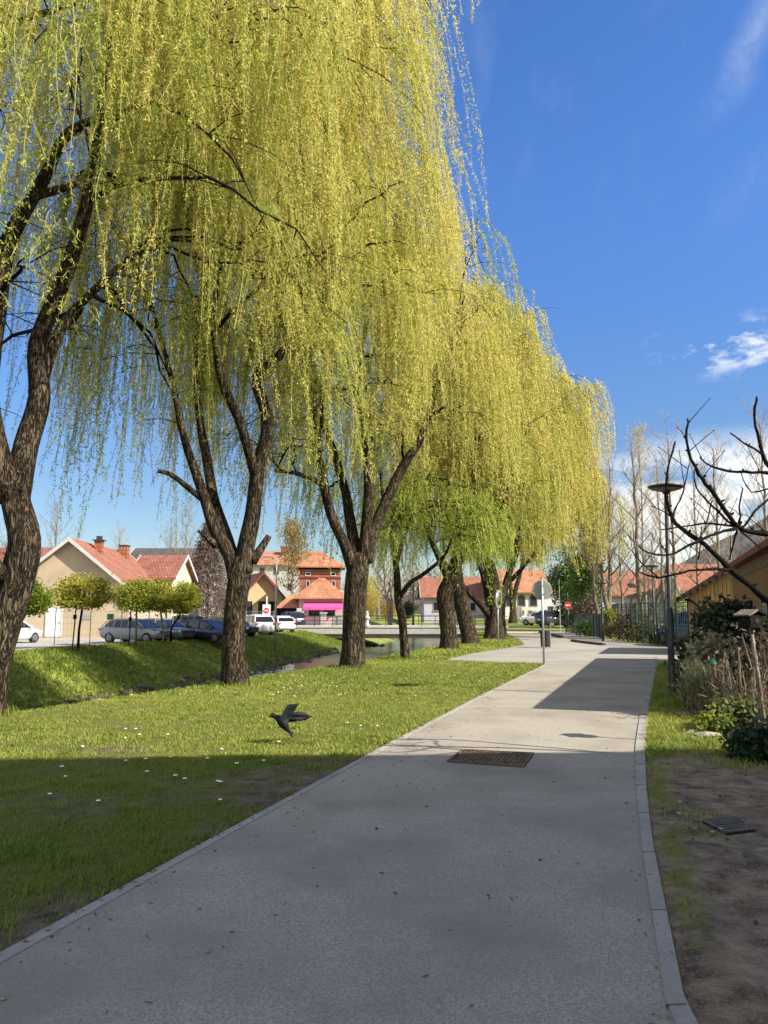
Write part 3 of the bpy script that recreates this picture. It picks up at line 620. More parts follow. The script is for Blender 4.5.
def willow(label, base, limbs, seed, H, Rad, skirt, n_br=55, n_cl=230, per=8, leaf=(0.085, 0.02), tint=0.6, mat='leaf_willow', spacing=0.04, Lmax=5.5, off=(0, 0), group='weeping willows along the river', front_skirt=None, drop=0.27):
    rng = np.random.default_rng(seed); root = thing('willow_tree', label, 'tree', (base[0], base[1], base[2] - 0.06), 0, group)
    B = Vector((base[0], base[1], base[2] - 0.06))
    mb = MB(); nodes_ = []
    for li, Lm in enumerate(limbs):
        Lw = [[p[0] - B.x, p[1] - B.y, p[2] - B.z, p[3]] for p in Lm]
        S = smooth_line(Lw, 0.16 if li == 0 else 0.2)
        if li == 0:
            S = [list(q) for q in flare(S)]; e, d = np.array(S[-1][:3]), unit(np.array(S[-1][:3]) - np.array(S[-3][:3])); rr = S[-1][3]
            S += [[*(e + d * rr * f), rr * g] for f, g in ((.35, .9), (.65, .68), (.85, .4), (.95, .1))]
        mb.tube([tuple(p[:3]) for p in S], [p[3] for p in S], 18 if li == 0 else 10, 0, True, 0.11 if li == 0 else 0.07, seed * 31 + li)
        nodes_ += [tuple(p) for p in S if p[2] > 0.22 * H]
    # upper limbs carrying the crown
    nd = np.array(nodes_); c0 = np.array([off[0], off[1]])
    n_up = 7
    for k in range(n_up):
        az = 2 * math.pi * (k + rng.random() * 0.6) / n_up; rr = Rad * (0.25 + 0.3 * rng.random()); zt = H * (0.74 + 0.2 * rng.random())
        q = np.array([c0[0] + rr * math.cos(az), c0[1] + rr * math.sin(az), zt])
        d = np.linalg.norm((nd[:, :3] - q) * [1.3, 1.3, 0.7], axis=1); p = nd[np.argmin(d + 3 * rng.random(len(d)))]
        mid = (p[:3] + q) / 2 + rng.normal(size=3) * 0.45
        S = smooth_line([[*p[:3], min(p[3] * 0.7, 0.1)], [*mid, min(p[3] * 0.5, 0.065)], [*q, 0.022]], 0.35)
        mb.tube([tuple(s[:3]) for s in S], [s[3] for s in S], 7, 0, True, 0.08, seed * 77 + k); nodes_ += [tuple(s) for s in S[2:]]
    mb.build('trunk', MT['bark'], root, True)
    nd = np.array(nodes_)
    # arching branches that fill the dome
    br = MB(); BP = []
    for k in range(n_br):
        u = ((k + rng.random()) / n_br) ** .44; az = k * 2.39996 + rng.normal() * 0.3; rho = Rad * u * (0.92 + 0.16 * rng.random())
        ztop = H * (1 - drop * u ** 3.2); z = ztop * (1 - 0.58 * rng.random() ** 1.5) 
        q = np.array([c0[0] + rho * math.cos(az), c0[1] + rho * math.sin(az), max(z, skirt + 1.5)])
        w = np.linalg.norm((nd[:, :3] - q) * [1.25, 1.25, 0.6], axis=1) + np.where(nd[:, 2] > q[2] + 2.4, 4, 0) + np.where(nd[:, 2] < q[2] - 4.5, 1.5, 0) + rng.random(len(nd)) * 1.2
        p = nd[np.argmin(w)]; ctrl = (p[:3] * 0.45 + q * 0.55); ctrl[2] = max(p[2], q[2]) + 0.25 * np.linalg.norm(q[:2] - p[:2]) * rng.random() + 0.2
        t = np.linspace(0, 1, 9)[:, None]; cur = (1 - t) ** 2 * p[:3] + 2 * t * (1 - t) * ctrl + t * t * q; cur[1:-1] += rng.normal(size=(7, 3)) * 0.06
        r0 = min(p[3] * 0.6, 0.05); br.tube([tuple(c) for c in cur], list(np.linspace(r0, 0.008, 9)), 5, 0, False)
        for c in cur[3:]: BP.append(c)
        for s in range(5):
            i0 = rng.integers(2, 8); a = cur[i0]; dirv = unit(np.array([rng.normal(), rng.normal(), 0.5 * rng.random()])); ln = 0.5 + 1.3 * rng.random()
            tw = [a + dirv * ln * f + np.array([0, 0, -0.45 * ln * f * f]) for f in (0, 0.35, 0.7, 1)]
            br.tube([tuple(c) for c in tw], [0.015, 0.011, 0.008, 0.004], 3, 0, False); BP += tw[1:]
    br.build('branches', MT['bark_dark'], root, True)
    BP = np.array(BP)
    # hanging withes in loose curtains
    hw = np.clip((BP[:, 2] - skirt) / (H - skirt), 0.05, 1) ** 0.4; idx = rng.choice(len(BP), n_cl, p=hw / hw.sum()); O = []; LN = []; TI = []; SP = []; CLN = []
    for c in idx:
        p = BP[c]; k = max(2, int(per * (0.4 + 1.2 * rng.random()))); 
        q = p + np.concatenate([rng.normal(size=(k, 2)) * 0.22, rng.normal(size=(k, 1)) * 0.12], 1)
        sk = (front_skirt if front_skirt and p[1] - c0[1] < .45 * Rad * rng.random() and abs(p[0] - .15 * Rad) < .62 * Rad else skirt) + 1.5 * abs(rng.normal()) + (0.7 * math.sin(p[0] * 1.7 + seed) + 0.6 * math.sin(p[1] * 2.3))
        lim = Lmax * (0.25 + 0.75 * rng.random()); ll = np.clip(np.minimum(lim * (0.75 + 0.35 * rng.random(k)), p[2] - sk), 0.35, None)
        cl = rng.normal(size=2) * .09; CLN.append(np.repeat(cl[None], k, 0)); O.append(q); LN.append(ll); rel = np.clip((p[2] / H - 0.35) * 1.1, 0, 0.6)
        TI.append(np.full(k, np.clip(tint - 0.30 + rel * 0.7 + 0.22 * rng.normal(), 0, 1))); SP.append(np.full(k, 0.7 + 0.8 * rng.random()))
    O = np.concatenate(O); LN = np.concatenate(LN); CLN = np.concatenate(CLN); TI = np.concatenate(TI); SP = np.concatenate(SP); n = len(O)
    out = O[:, :2] - c0; out = unit(out) * (0.25 + 0.45 * rng.random((n, 1))) + rng.normal(size=(n, 2)) * 0.12
    sway = rng.normal(size=(n, 2)) * 0.15; ph = rng.random((n, 2)) * 6.28
    def pos(i, s):      # point along a withe
        e = (1 - np.exp(-4.0 * s))[:, None]; xy = O[i, :2] + out[i] * e + sway[i] * np.sin(ph[i] + 4.2 * s[:, None]) * s[:, None] + CLN[i] * (LN[i] * s)[:, None]
        rise_ = 0.10 * np.sin(np.minimum(s * 9, 3.14159)); z = O[i, 2] + rise_ - LN[i] * np.clip(s - 0.03, 0, 1)
        return np.concatenate([xy, z[:, None]], 1)
    J = 8; s = np.linspace(0, 1, J); I = np.repeat(np.arange(n), J); ss = np.tile(s, n); P = pos(I, ss); az = np.repeat(rng.random(n) * 3.14, J); hwid = 0.0045
    sd_ = np.stack([np.cos(az), np.sin(az), 0 * az], 1) * hwid * np.repeat(np.maximum(1, 0.07 * np.full(n, base[1]) ** 0.9), J)[:, None]
    V = np.empty((n * J, 2, 3)); V[:, 0] = P - sd_; V[:, 1] = P + sd_; V = V.reshape(-1, 3)
    a = (np.arange(n)[:, None] * J + np.arange(J - 1)[None]).ravel() * 2
    np_mesh('hanging_twigs', V, np.stack([a, a + 1, a + 3, a + 2], 1), MT['twig_gold'], root)
    cnt = np.maximum((LN / spacing * SP).astype(int), 4); I = np.repeat(np.arange(n), cnt); m = len(I); s = 0.02 + 0.98 * rng.random(m) ** 1.15; P = pos(I, s) + rng.normal(size=(m, 3)) * .018
    ax = unit(np.stack([rng.normal(size=m) * 0.62, rng.normal(size=m) * 0.62, -0.4 - 0.6 * rng.random(m)], 1))
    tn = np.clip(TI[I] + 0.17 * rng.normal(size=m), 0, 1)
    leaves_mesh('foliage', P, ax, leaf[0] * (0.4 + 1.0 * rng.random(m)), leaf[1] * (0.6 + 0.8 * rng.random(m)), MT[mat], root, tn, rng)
    return root
def PL(Y, pts):       # limb polyline from (px, py, r, dY)
    return [[*A(p[0], p[1], Y + (p[3] if len(p) > 3 else 0)), p[2]] for p in pts]
def base_of(px, py):
    x, y = G(px, py); return (x, y, 0.0)

# tree 1, at the left edge
b = base_of(-6, 716); Y = b[1]
willow('large willow at the left edge of the photo with a thick leaning forked trunk', b, [
    PL(Y, [(-20, 722, .31), (-15, 690, .30), (-6, 650, .275), (8, 610, .255), (20, 570, .245), (25, 540, .24), (17, 505, .22), (11, 480, .22)]),
    PL(Y, [(16, 495, .22), (26, 445, .20, .2), (40, 398, .18, .3), (38, 345, .15, .3), (60, 288, .13, .1), (84, 215, .11, -.2), (100, 125, .08, -.4), (108, 40, .05, -.6)]),
    PL(Y, [(14, 500, .22), (-4, 450, .20, -.2), (-14, 390, .18, -.5), (-4, 310, .16, -.6), (10, 240, .13, -.4), (44, 178, .10, -.2), (72, 130, .08), (135, 106, .05, .3), (195, 55, .03, .6)]),
    PL(Y, [(-14, 395, .15, -.4), (-60, 300, .12, -.7), (-100, 190, .08, -1)]),
    PL(Y, [(36, 400, .12, .3), (52, 350, .10, .6), (68, 318, .09, .9), (100, 285, .07, 1.2), (150, 240, .05, 1.6)]),
    PL(Y, [(0, 252, .12, -.5), (-30, 180, .10, -.8), (-30, 60, .07, -1.2), (0, 28, .06, -1.5), (48, 12, .045, -1.6), (110, -8, .03, -1.5)]),
    PL(Y, [(6, 580, .13, -.1), (-8, 560, .10, -.4), (-26, 530, .07, -.7)]),
], 11, 16.0, 5.2, 3.9, n_br=105, n_cl=390, Lmax=5.2, per=7, leaf=(0.072, 0.017), tint=0.50, off=(0.7, 0.5), spacing=0.019, front_skirt=6.0)
# tree 2
b = base_of(235, 686); Y = b[1]
willow('willow with a straight trunk forking low, in front of the white parked cars', b, [
    PL(Y, [(236, 692, .30), (235, 670, .275), (234, 640, .24), (236, 605, .235), (239, 580, .245), (243, 562, .22)]),
    PL(Y, [(238, 582, .20), (230, 555, .16), (215, 530, .14, -.1), (204, 497, .12, -.2), (192, 462, .10, -.3), (183, 434, .08, -.4), (172, 380, .06, -.5), (150, 300, .04, -.8)]),
    PL(Y, [(238, 578, .17), (227, 540, .15, .2), (214, 500, .12, .4), (207, 459, .11, .5), (200, 420, .09, .6), (196, 350, .07, .8), (205, 260, .05, 1.0)]),
    PL(Y, [(243, 572, .22), (246, 547, .20), (253, 513, .18), (258, 470, .16), (267, 434, .15), (266, 410, .14), (258, 388, .13), (262, 366, .12), (286, 348, .10), (300, 290, .08, .3), (296, 200, .06, .5), (312, 90, .04, .6)]),
    PL(Y, [(256, 480, .12), (250, 455, .12, -.2), (238, 417, .11, -.5), (222, 380, .10, -.7), (212, 320, .08, -1), (190, 230, .06, -1.2), (180, 140, .04, -1.3)]),
    PL(Y, [(203, 500, .07, -.2), (186, 486, .065, -.3), (170, 474, .055, -.4), (158, 471, .045, -.5)]),
    PL(Y, [(216, 545, .10, -.1), (205, 536, .05, -.3), (198, 531, .03, -.4)]),
    PL(Y, [(252, 562, .12), (262, 547, .09, .1), (269, 536, .07, .15)]),
    PL(Y, [(240, 120, .03, -.5), (250, 150, .03, -.4), (262, 190, .028, -.3), (280, 220, .02, -.2)]),
], 22, 21.5, 4.7, 3.3, drop=.2, n_br=135, n_cl=680, per=8, leaf=(0.078, 0.019), tint=0.70, front_skirt=6.8, off=(-0.05, 0.2), spacing=0.026, Lmax=6.5)
# tree 3
b = base_of(352, 668); Y = b[1]
willow('willow with a flared trunk splitting into four spreading limbs, right of the pink shop', b, [
    PL(Y, [(352, 673, .37), (353, 655, .345), (354, 630, .33), (355, 600, .33), (357, 575, .33), (360, 560, .29)]),
    PL(Y, [(355, 575, .20), (345, 545, .16, -.2), (331, 514, .14, -.4), (321, 468, .12, -.6), (316, 420, .10, -.7), (309, 380, .08, -.8), (300, 320, .05, -1)]),
    PL(Y, [(328, 488, .09, -.5), (310, 478, .07, -.8), (290, 472, .06, -1.1), (275, 471, .05, -1.3)]),
    PL(Y, [(358, 565, .19), (350, 520, .16, .3), (345, 489, .14, .5), (333, 450, .12, .6), (322, 405, .10, .8), (330, 330, .06, 1)]),
    PL(Y, [(363, 560, .20), (367, 520, .17), (369, 478, .15), (364, 418, .13), (357, 390, .11), (365, 330, .08, .3), (380, 260, .05, .4)]),
    PL(Y, [(366, 562, .20), (374, 530, .18, .1), (397, 478, .15, .2), (410, 455, .13, .2), (420, 440, .11, .2), (435, 395, .08, .4), (455, 340, .05, .6)]),
], 33, 16.2, 4.6, 3.9, n_br=100, n_cl=430, per=8, leaf=(0.09, 0.023), tint=0.66, front_skirt=6.3, off=(-0.1, 0.3), spacing=0.031, Lmax=5.5)
# tree 4: slim, fresh green
b = base_of(405, 660); Y = b[1]
willow('slim young willow with a thin bent trunk and fresh green leaves above the water', b, [
    PL(Y, [(406, 663, .17), (404, 645, .145), (402, 620, .135), (398, 600, .13), (397, 575, .12), (393, 545, .10), (385, 510, .07, .3), (380, 470, .045, .5)]),
    PL(Y, [(399, 598, .09), (410, 583, .08, -.2), (425, 573, .07, -.5), (445, 555, .055, -.8), (455, 530, .04, -1)]),
    PL(Y, [(396, 565, .07), (405, 535, .06, .4), (418, 500, .045, .6)]),
], 44, 6.6, 2.6, 2.5, n_br=36, n_cl=150, per=7, leaf=(0.10, 0.028), tint=0.28, mat='leaf_green', off=(0.9, -0.3), spacing=0.05, Lmax=2.6)
# trees 5 to 8 recede along the bank
b = base_of(449, 650); Y = b[1]
willow('willow with a thick plain cylindrical trunk right beside the water', b, [
    PL(Y, [(449, 653, .44), (449, 640, .37), (447, 615, .34), (445, 595, .35), (450, 582, .32), (455, 565, .26, .2), (460, 540, .2, .3), (470, 500, .13, .4), (478, 440, .08, .5)]),
    PL(Y, [(450, 582, .18), (440, 560, .14, -.5), (425, 520, .10, -1), (420, 460, .06, -1.5)]),
    PL(Y, [(455, 565, .15), (480, 540, .12, -.3), (505, 500, .09, -.5), (520, 430, .05, -.6)]),
], 55, 16.2, 5.0, 3.4, n_br=85, n_cl=400, per=8, leaf=(0.105, 0.034), front_skirt=5.5, tint=0.62, off=(0.2, 0), spacing=0.046, Lmax=6)
b = base_of(470, 645); Y = b[1]
willow('willow with a dark trunk leaning left, third from the far end of the row', b, [
    PL(Y, [(471, 648, .46), (469, 636, .40), (464, 615, .36), (460, 596, .34), (458, 580, .3), (457, 560, .24, .3), (462, 530, .18, .3), (470, 480, .10, .4)]),
    PL(Y, [(460, 588, .2), (445, 565, .15, .4), (430, 540, .1, .8)]),
    PL(Y, [(458, 565, .16), (480, 530, .13, .6), (500, 480, .08, .9)]),
], 66, 16.0, 4.8, 3.6, n_br=60, n_cl=260, per=8, leaf=(0.115, 0.03), tint=0.55, off=(1.0, 0), spacing=0.06, Lmax=6)
b = base_of(494, 640); Y = b[1]
willow('big willow with a dark many-limbed trunk behind the round traffic mirror', b, [
    PL(Y, [(494, 643, .62), (494, 632, .54), (494, 612, .46), (494, 592, .44), (491, 572, .38), (487, 555, .32), (483, 535, .25), (488, 490, .16, .4), (500, 430, .09, .6)]),
    PL(Y, [(491, 618, .22), (480, 604, .18, -.6), (470, 594, .16, -.9), (458, 580, .12, -1.3)]),
    PL(Y, [(497, 612, .24), (504, 590, .20, .3), (510, 570, .17, .5), (520, 530, .12, .8), (545, 460, .07, 1)]),
    PL(Y, [(488, 600, .2), (484, 580, .16, .8), (475, 550, .12, 1.3)]),
], 77, 18.0, 6.0, 4.2, n_br=85, n_cl=400, per=8, leaf=(0.135, 0.036), tint=0.75, off=(0.6, 0), spacing=0.06, Lmax=7)
b = base_of(500, 636.5); Y = b[1]
willow('farthest willow of the row with its yellow curtain hanging over the road', b, [
    PL(Y, [(500, 639, .5), (500, 622, .38), (501, 605, .32), (505, 588, .26), (512, 565, .2), (530, 520, .13), (545, 470, .08)]),
    PL(Y, [(501, 605, .2), (496, 590, .16, .3), (492, 570, .12, .5), (488, 530, .09, .8)]),
    PL(Y, [(506, 585, .18), (525, 565, .13, -.3), (550, 530, .09, -.6), (570, 480, .06, -.8)]),
], 88, 17.0, 6.2, 4.6, n_br=75, n_cl=380, per=8, leaf=(0.17, 0.05), tint=0.82, off=(1.6, 0), spacing=0.075, Lmax=7)
Y = 85.0; b = A(513, 622, Y)
willow('distant willow with a thin forked trunk in front of the white house', (b[0], b[1], gz1(b[0], Y)), [
    PL(Y, [(513, 624, .5), (513, 612, .36), (513, 602, .32), (516, 588, .26), (521, 570, .2), (525, 540, .12)]),
    PL(Y, [(513, 606, .26), (511, 590, .22), (509, 572, .18), (505, 545, .1)]),
], 99, 16.0, 7.5, 6.6, n_br=45, n_cl=220, per=8, leaf=(0.26, 0.075), tint=0.72, off=(-1.0, 0), spacing=0.13, Lmax=6)

# generic leafy clumps
def clump_pts(rng, centers, sig, n, flat=1.0):
    c = np.array(centers)[rng.integers(0, len(centers), n)]; d = rng.normal(size=(n, 3)) * sig; d[:, 2] *= flat; return c + d
def cloud(name, root, centers, sig, n, leaf, mat, rng, tint=0.5, flat=1.0, up=0.0, tsd=0.25):
    c = np.array(centers); ii = rng.integers(0, len(c), n); d = rng.normal(size=(n, 3)) * sig; d[:, 2] *= flat; P = c[ii] + d
    ct = np.clip(tint + tsd * rng.normal(size=len(c)), 0, 1)
    ax = unit(rng.normal(size=(n, 3)) + np.array([0, 0, up])); tn = np.clip(ct[ii] + 0.15 * rng.normal(size=n), 0, 1)
    return leaves_mesh(name, P, ax, leaf[0] * (0.6 + 0.8 * rng.random(n)), leaf[1] * (0.6 + 0.8 * rng.random(n)), MT[mat], root, tn, rng)
def bank_point(px, d=.35):
    y = 30.0
    while (px - 384) / F * y < float(fe(y)) + d and y < 90: y += .05
    while (px - 384) / F * y > float(fe(y)) + d and y < 90: y += .05
    return y
def ball_tree(label, px, crown_px, rx, rz, seed, tint, lean=0.0, d=.3):
    rng = np.random.default_rng(seed); y = bank_point(px, d); bx = A(px, 612, y).x; z0 = gz1(bx, y) - .05; cw = rx * y / F; chh = rz * y / F
    root = thing('globe_maple', label, 'tree', (bx, y, z0), 0, 'small round trees on the far bank')
    cc = A(crown_px[0], crown_px[1], y) - Vector((bx, y, z0)); mb = MB(); top = cc.z - chh * .7
    mb.tube([(0, 0, 0), (lean * .3, 0, top * .5), (cc.x * .8, 0, top), (cc.x, 0, cc.z)], [.075, .06, .055, .03], 7, rough=.05, seed=seed)
    for k in range(12):
        a = k * 2.4; q = (cc.x + cw * .8 * math.cos(a), cw * .8 * math.sin(a), cc.z + chh * (.7 * rng.random() - .2)); mb.tube([(cc.x * .85, 0, top), (cc.x + cw * .3 * math.cos(a), cw * .3 * math.sin(a), cc.z - chh * .3), q], [.03, .022, .008], 5)
    mb.build('trunk', MT['bark_pale'] if seed % 2 else MT['bark_dark'], root, True)
    d_ = unit(rng.normal(size=(90, 3))) * (.25 + .7 * rng.random((90, 1)) ** .5); d_[:, 2] = np.maximum(d_[:, 2], -.6)
    cloud('crown', root, np.array(cc) + d_ * np.array([cw, cw, chh]), .17, 6200, (.125, .085), 'leaf_bud', rng, tint, .75)
    return root
ball_tree('small round green tree half behind the leftmost willow trunk', 14, (32, 598), 19, 17, 1, .12, .3)
ball_tree('widest and most golden small round tree, before the beige gable', 80, (84, 593), 30, 18, 2, .62)
ball_tree('small round yellow green tree in front of the silver hatchback', 137, (137, 597), 23, 18, 3, .25)
ball_tree('small round olive gold tree between the silver hatchback and the dark cars', 164, (160, 598), 17, 18, 5, .5)
ball_tree('small dull olive tree with a round crown, rightmost of the small round trees', 172, (184, 600), 15, 17, 4, .4, 0, .1)
def stake(px, Y, z1, label, lean=0):
    Y = bank_point(px, .15)
    x = A(px, 612, Y).x; z0 = gz1(x, Y); mb = MB(); mb.tube([(0, 0, -.1), (lean, 0, z1)], [.035, .03], 6)
    mb.box((lean * .7, -.03, z1 * .72), (.16, .05, .22)); o = mb.build('tree_stake', MT['bark_dark'], loc=(x, Y, z0)); tag(o, label, 'stake', 'stakes beside the small trees')
stake(74, 35.1, 2.3, 'dark stake leaning beside the widest golden round tree', 0.1)
stake(130.5, 37.6, 2.1, 'dark stake beside the small round tree in front of the silver hatchback', 0.02)

def bare(name, label, loc, H, seed, spread=0.35, trunk_r=0.12, mat='bark_pale', tmat='twig_pale', levels=4, n1=20, lean=(0, 0), leaf=None, group='bare spring trees', start=0.25, fork=1, twig_r=0.012, cat='tree'):
    rng = random.Random(seed); root = thing(name, label, cat, loc, 0, group); tr = MB(); tw = MB(); ends = []
    def grow(p, d, ln, r, lev):
        pts = [p]; rs = [r]; q = p.copy(); dd = d.copy(); k = 5
        for i in range(k):
            dd = (dd + Vector((rng.gauss(0, .13), rng.gauss(0, .13), .07))).normalized(); q = q + dd * ln / k; pts.append(q.copy()); rs.append(max(r * (1 - .8 * (i + 1) / k), twig_r * .5))
        (tr if lev < 2 else tw).tube(pts, rs, 5 if lev < 2 else 3, 0, False)
        if lev >= levels - 1: ends.extend(pts[2:]); return
        for c in range(5 if lev == 1 else 4):
            i = rng.randint(1, k); az = rng.random() * 6.28
            s = Vector((math.cos(az), math.sin(az), .35)); nd = (dd * .75 + s * .75).normalized(); grow(pts[i], nd, ln * rng.uniform(.38, .6), max(rs[i] * .6, twig_r), lev + 1)
    for f in range(fork):
        pts = []; rs = []; q = Vector((0, 0, -.1)); a0 = f * 2.6 + seed
        for i in range(13):
            t = i / 12; pts.append(q + Vector((lean[0] * t * H + fork * .0 + (fork > 1) * .10 * H * t * math.cos(a0) + rng.gauss(0, .05), lean[1] * t * H + (fork > 1) * .08 * H * t * math.sin(a0) + rng.gauss(0, .05), H * t))); rs.append(trunk_r * (1 - .85 * t) + .012)
        tr.tube(pts, rs, 9, 0, True, .06, seed)
        for k in range(n1):
            t = start + (1 - start) * (k + rng.random()) / n1; i = min(int(t * 12), 11); az = k * 2.4 + rng.random(); el = .5 + .7 * t
            d = Vector((math.cos(az) * math.cos(el), math.sin(az) * math.cos(el), math.sin(el))); grow(pts[i].lerp(pts[i + 1], t * 12 - i), d, H * spread * (1.15 - t * .75), max(rs[i] * .45, twig_r * 1.5), 1)
    tr.build('trunk', MT[mat], root, True); tw.build('twigs', MT[tmat], root)
    if leaf:
        g = np.random.default_rng(seed); cloud('buds' if leaf[0] != 'leaf_yellow' else 'foliage', root, [tuple(e) for e in ends], leaf[1], leaf[2], leaf[3], leaf[0], g, .5)
    return root
def bare_at(label, px, Y, top_py, seed, **k):
    p = A(px, 612, Y); z = gz1(p.x, Y); H = A(px, top_py, Y).z - z
    return bare(k.pop('name', 'bare_tree'), label, (p.x, Y, z), H, seed, **k)
# right side, behind the fence
bare_at('tall bare birch with a forked pale trunk rising behind the lime green shrub', 609, 49, 462, 1, fork=2, trunk_r=.17, spread=.26)
bare_at('tall bare pale tree just left of the far lamp post', 640, 47, 448, 2, trunk_r=.16, spread=.27)
bare_at('slender bare tree behind the near lamp post', 676, 52, 432, 3, trunk_r=.13, spread=.24)
bare_at('tall thin bare tree rising over the roof of the yellow shed', 722, 44, 446, 4, trunk_r=.13, spread=.27)
bare_at('bare tree at the right edge above the red fascia of the shed', 772, 50, 420, 5, trunk_r=.14, spread=.3)
bare_at('bare tree with a leaning pale trunk in front of the long red roof', 598, 55, 490, 6, trunk_r=.16, spread=.26, lean=(-.05, 0))
bare_at('low bushy bare tree between the two pale birches', 622, 62, 520, 7, trunk_r=.12, spread=.4, tmat='twig')
bare_at('small bare grey tree beside the bent fence posts', 655, 46, 545, 8, trunk_r=.08, spread=.4, tmat='twig')
bare_at('wispy bare tree between the two lamp posts', 664, 66, 455, 9, trunk_r=.13, spread=.28)
bare_at('bare tree above the hedge, left of the yellow shed wall', 700, 60, 470, 10, trunk_r=.13, spread=.32)
bare_at('pale budding poplar with golden tips over the road', 646, 75, 432, 12, trunk_r=.14, spread=.16, leaf=('leaf_yellow', .25, 1200, (.22, .07)), name='poplar_tree', start=.45)
# left side, behind the houses
bare_at('bare crown above the beige gable, left of its first chimney', 52, 84, 505, 21, trunk_r=.16, spread=.36, tmat='twig')
bare_at('small bare tree behind the second chimney of the beige house', 116, 90, 532, 22, trunk_r=.14, spread=.32)
bare_at('bare reddish tree right of the grey roof', 184, 88, 518, 23, trunk_r=.16, spread=.38, tmat='twig')
bare_at('wispy bare tree left of the brown larch', 168, 96, 530, 24, trunk_r=.14, spread=.34, tmat='twig')
bare_at('budding tree with beige catkins beside the tower', 292, 112, 531, 25, trunk_r=.25, spread=.30, leaf=('leaf_beige', .5, 5200, (.26, .16)), name='birch_tree')
bare_at('bare white birch seen between the third and fourth willow', 390, 96, 535, 26, trunk_r=.22, spread=.36, fork=2)
bare_at('bare brown tree behind the bridge', 378, 108, 545, 27, trunk_r=.2, spread=.42, tmat='twig')
bare_at('bare brown tree right of the white birch', 413, 112, 550, 28, trunk_r=.2, spread=.42, tmat='twig')
bare_at('faint bare tree above the roof at the far left', 4, 80, 520, 29, trunk_r=.2, spread=.38, tmat='twig')
# brown larch
def larch():
    rng = np.random.default_rng(61); p = A(207, 612, 74); z = gz1(p.x, 74); H = A(207, 525, 74).z - z
    root = thing('larch_tree', 'bare brown cone shaped larch behind the dark parked cars', 'tree', (p.x, 74, z)); mb = MB(); mb.tube([(0, 0, -.1), (0, 0, H)], [.22, .02], 8); 
    ce = []
    for k in range(230):
        t = (k + rng.random()) / 230; r = 2.9 * (1 - t) ** .8 + .15; a = k * 2.4; zz = .6 + (H - .6) * t; q = (r * math.cos(a), r * math.sin(a), zz - .1 * r)
        if k % 3 == 0: mb.tube([(0, 0, zz), q], [.035, .008], 4, 0, False)
        for f in (.4, .65, .85, 1): ce.append((q[0] * f, q[1] * f, zz - .1 * r * f))
    mb.build('trunk', MT['bark_dark'], root); cloud('crown', root, ce, .2, 15000, (.36, .075), 'leaf_brown', rng, .5, 1.0, .2)
larch()
def plant(name, label, cat, loc, ce, sig, n, leaf, mat, seed, tint=.5, flat=1.0, stems=0, h=1.0, group=None, smat='twig', up=0.0):
    rng = np.random.default_rng(seed); root = thing(name, label, cat, loc, 0, group)
    if stems:
        mb = MB()
        for k in range(stems):
            q = np.array(ce[rng.integers(0, len(ce))]); a = q * [.25, .25, 0]; m = (a + q) / 2 + rng.normal(size=3) * .06
            mb.tube([tuple(a - [0, 0, .05]), tuple(m), tuple(q)], [.014, .01, .004], 4, 0, False)
        mb.build('stems', MT[smat], root)
    if n: cloud('leaves', root, ce, sig, n, leaf, mat, rng, tint, flat, up)
    return root
def blob(rng, n, r, c=(0, 0, 0), zmin=None):
    d = unit(rng.normal(size=(n, 3))) * (0.3 + .7 * rng.random((n, 1)) ** .4) * np.array(r) + np.array(c)
    if zmin is not None: d[:, 2] = np.maximum(d[:, 2], zmin)
    return [tuple(q) for q in d]
g = np.random.default_rng(3)
p = A(368, 612, 100); plant('yellow_willow', 'small bright yellow weeping willow behind the bridge', 'tree', (p.x, 100, .6), blob(g, 40, (1.5, 1.5, 2.6), (0, 0, 2.9), .4), .4, 4500, (.35, .06), 'leaf_yellow', 71, .5, 1.6, 14, smat='bark_pale')
p = A(388, 612, 98); plant('forsythia_bush', 'yellow flowering forsythia behind the bridge', 'shrub', (p.x, 98, .6), blob(g, 20, (1.0, .9, .9), (0, 0, 1.0), .2), .25, 1500, (.16, .1), 'forsythia', 72, .5, 1, 10)
p = A(408, 612, 96); plant('cypress_bush', 'dark rounded cypress behind the slim willow', 'shrub', (p.x, 96, .55), blob(g, 26, (.55, .55, 1.0), (0, 0, 1.25), .2), .18, 2200, (.16, .1), 'leaf_dark', 73, .6)
p = A(590, 612, 64); plant('ivy_clad_tree', 'tall tree wrapped in green ivy to the right of the yellow curtain', 'tree', (p.x, 64, 0), blob(g, 60, (1.1, 1.1, 3.6), (0, 0, 3.9), .4), .35, 6500, (.22, .15), 'leaf_conifer', 74, .5, 1, 16, smat='bark_pale')
p = A(570, 612, 72); plant('ivy_clad_tree', 'dark green conifer partly behind the yellow willow curtain', 'tree', (p.x, 72, .1), blob(g, 50, (1.7, 1.4, 3.4), (0, 0, 4.3), .6), .4, 5500, (.25, .16), 'leaf_conifer', 75, .15, 1, 12, smat='bark_dark')
p = A(589, 612, 58); plant('dry_shrub', 'rusty brown dry shrub under the ivy clad tree', 'shrub', (p.x, 58, 0), blob(g, 24, (.95, .8, 1.0), (0, 0, 1.5), .2), .3, 2200, (.2, .1), 'leaf_dead', 76, .3, 1, 14)
p = A(610.5, 612, 46.5); plant('lime_shrub', 'lime yellow upright shrub by the fence corner', 'shrub', (p.x, 46.5, 0), blob(g, 26, (.5, .5, .8), (0, 0, .95), .1), .15, 2600, (.11, .08), 'leaf_lime', 77, .6, 1, 8)
p = A(700, 612, 47); plant('pale_shrub', 'pale green loose shrub behind the blue parked car', 'shrub', (p.x - .6, 47, 0), blob(g, 24, (1.2, .8, 1.0), (0, 0, 1.6), .1), .3, 1500, (.14, .09), 'leaf_lime', 78, .3, 1, 16)

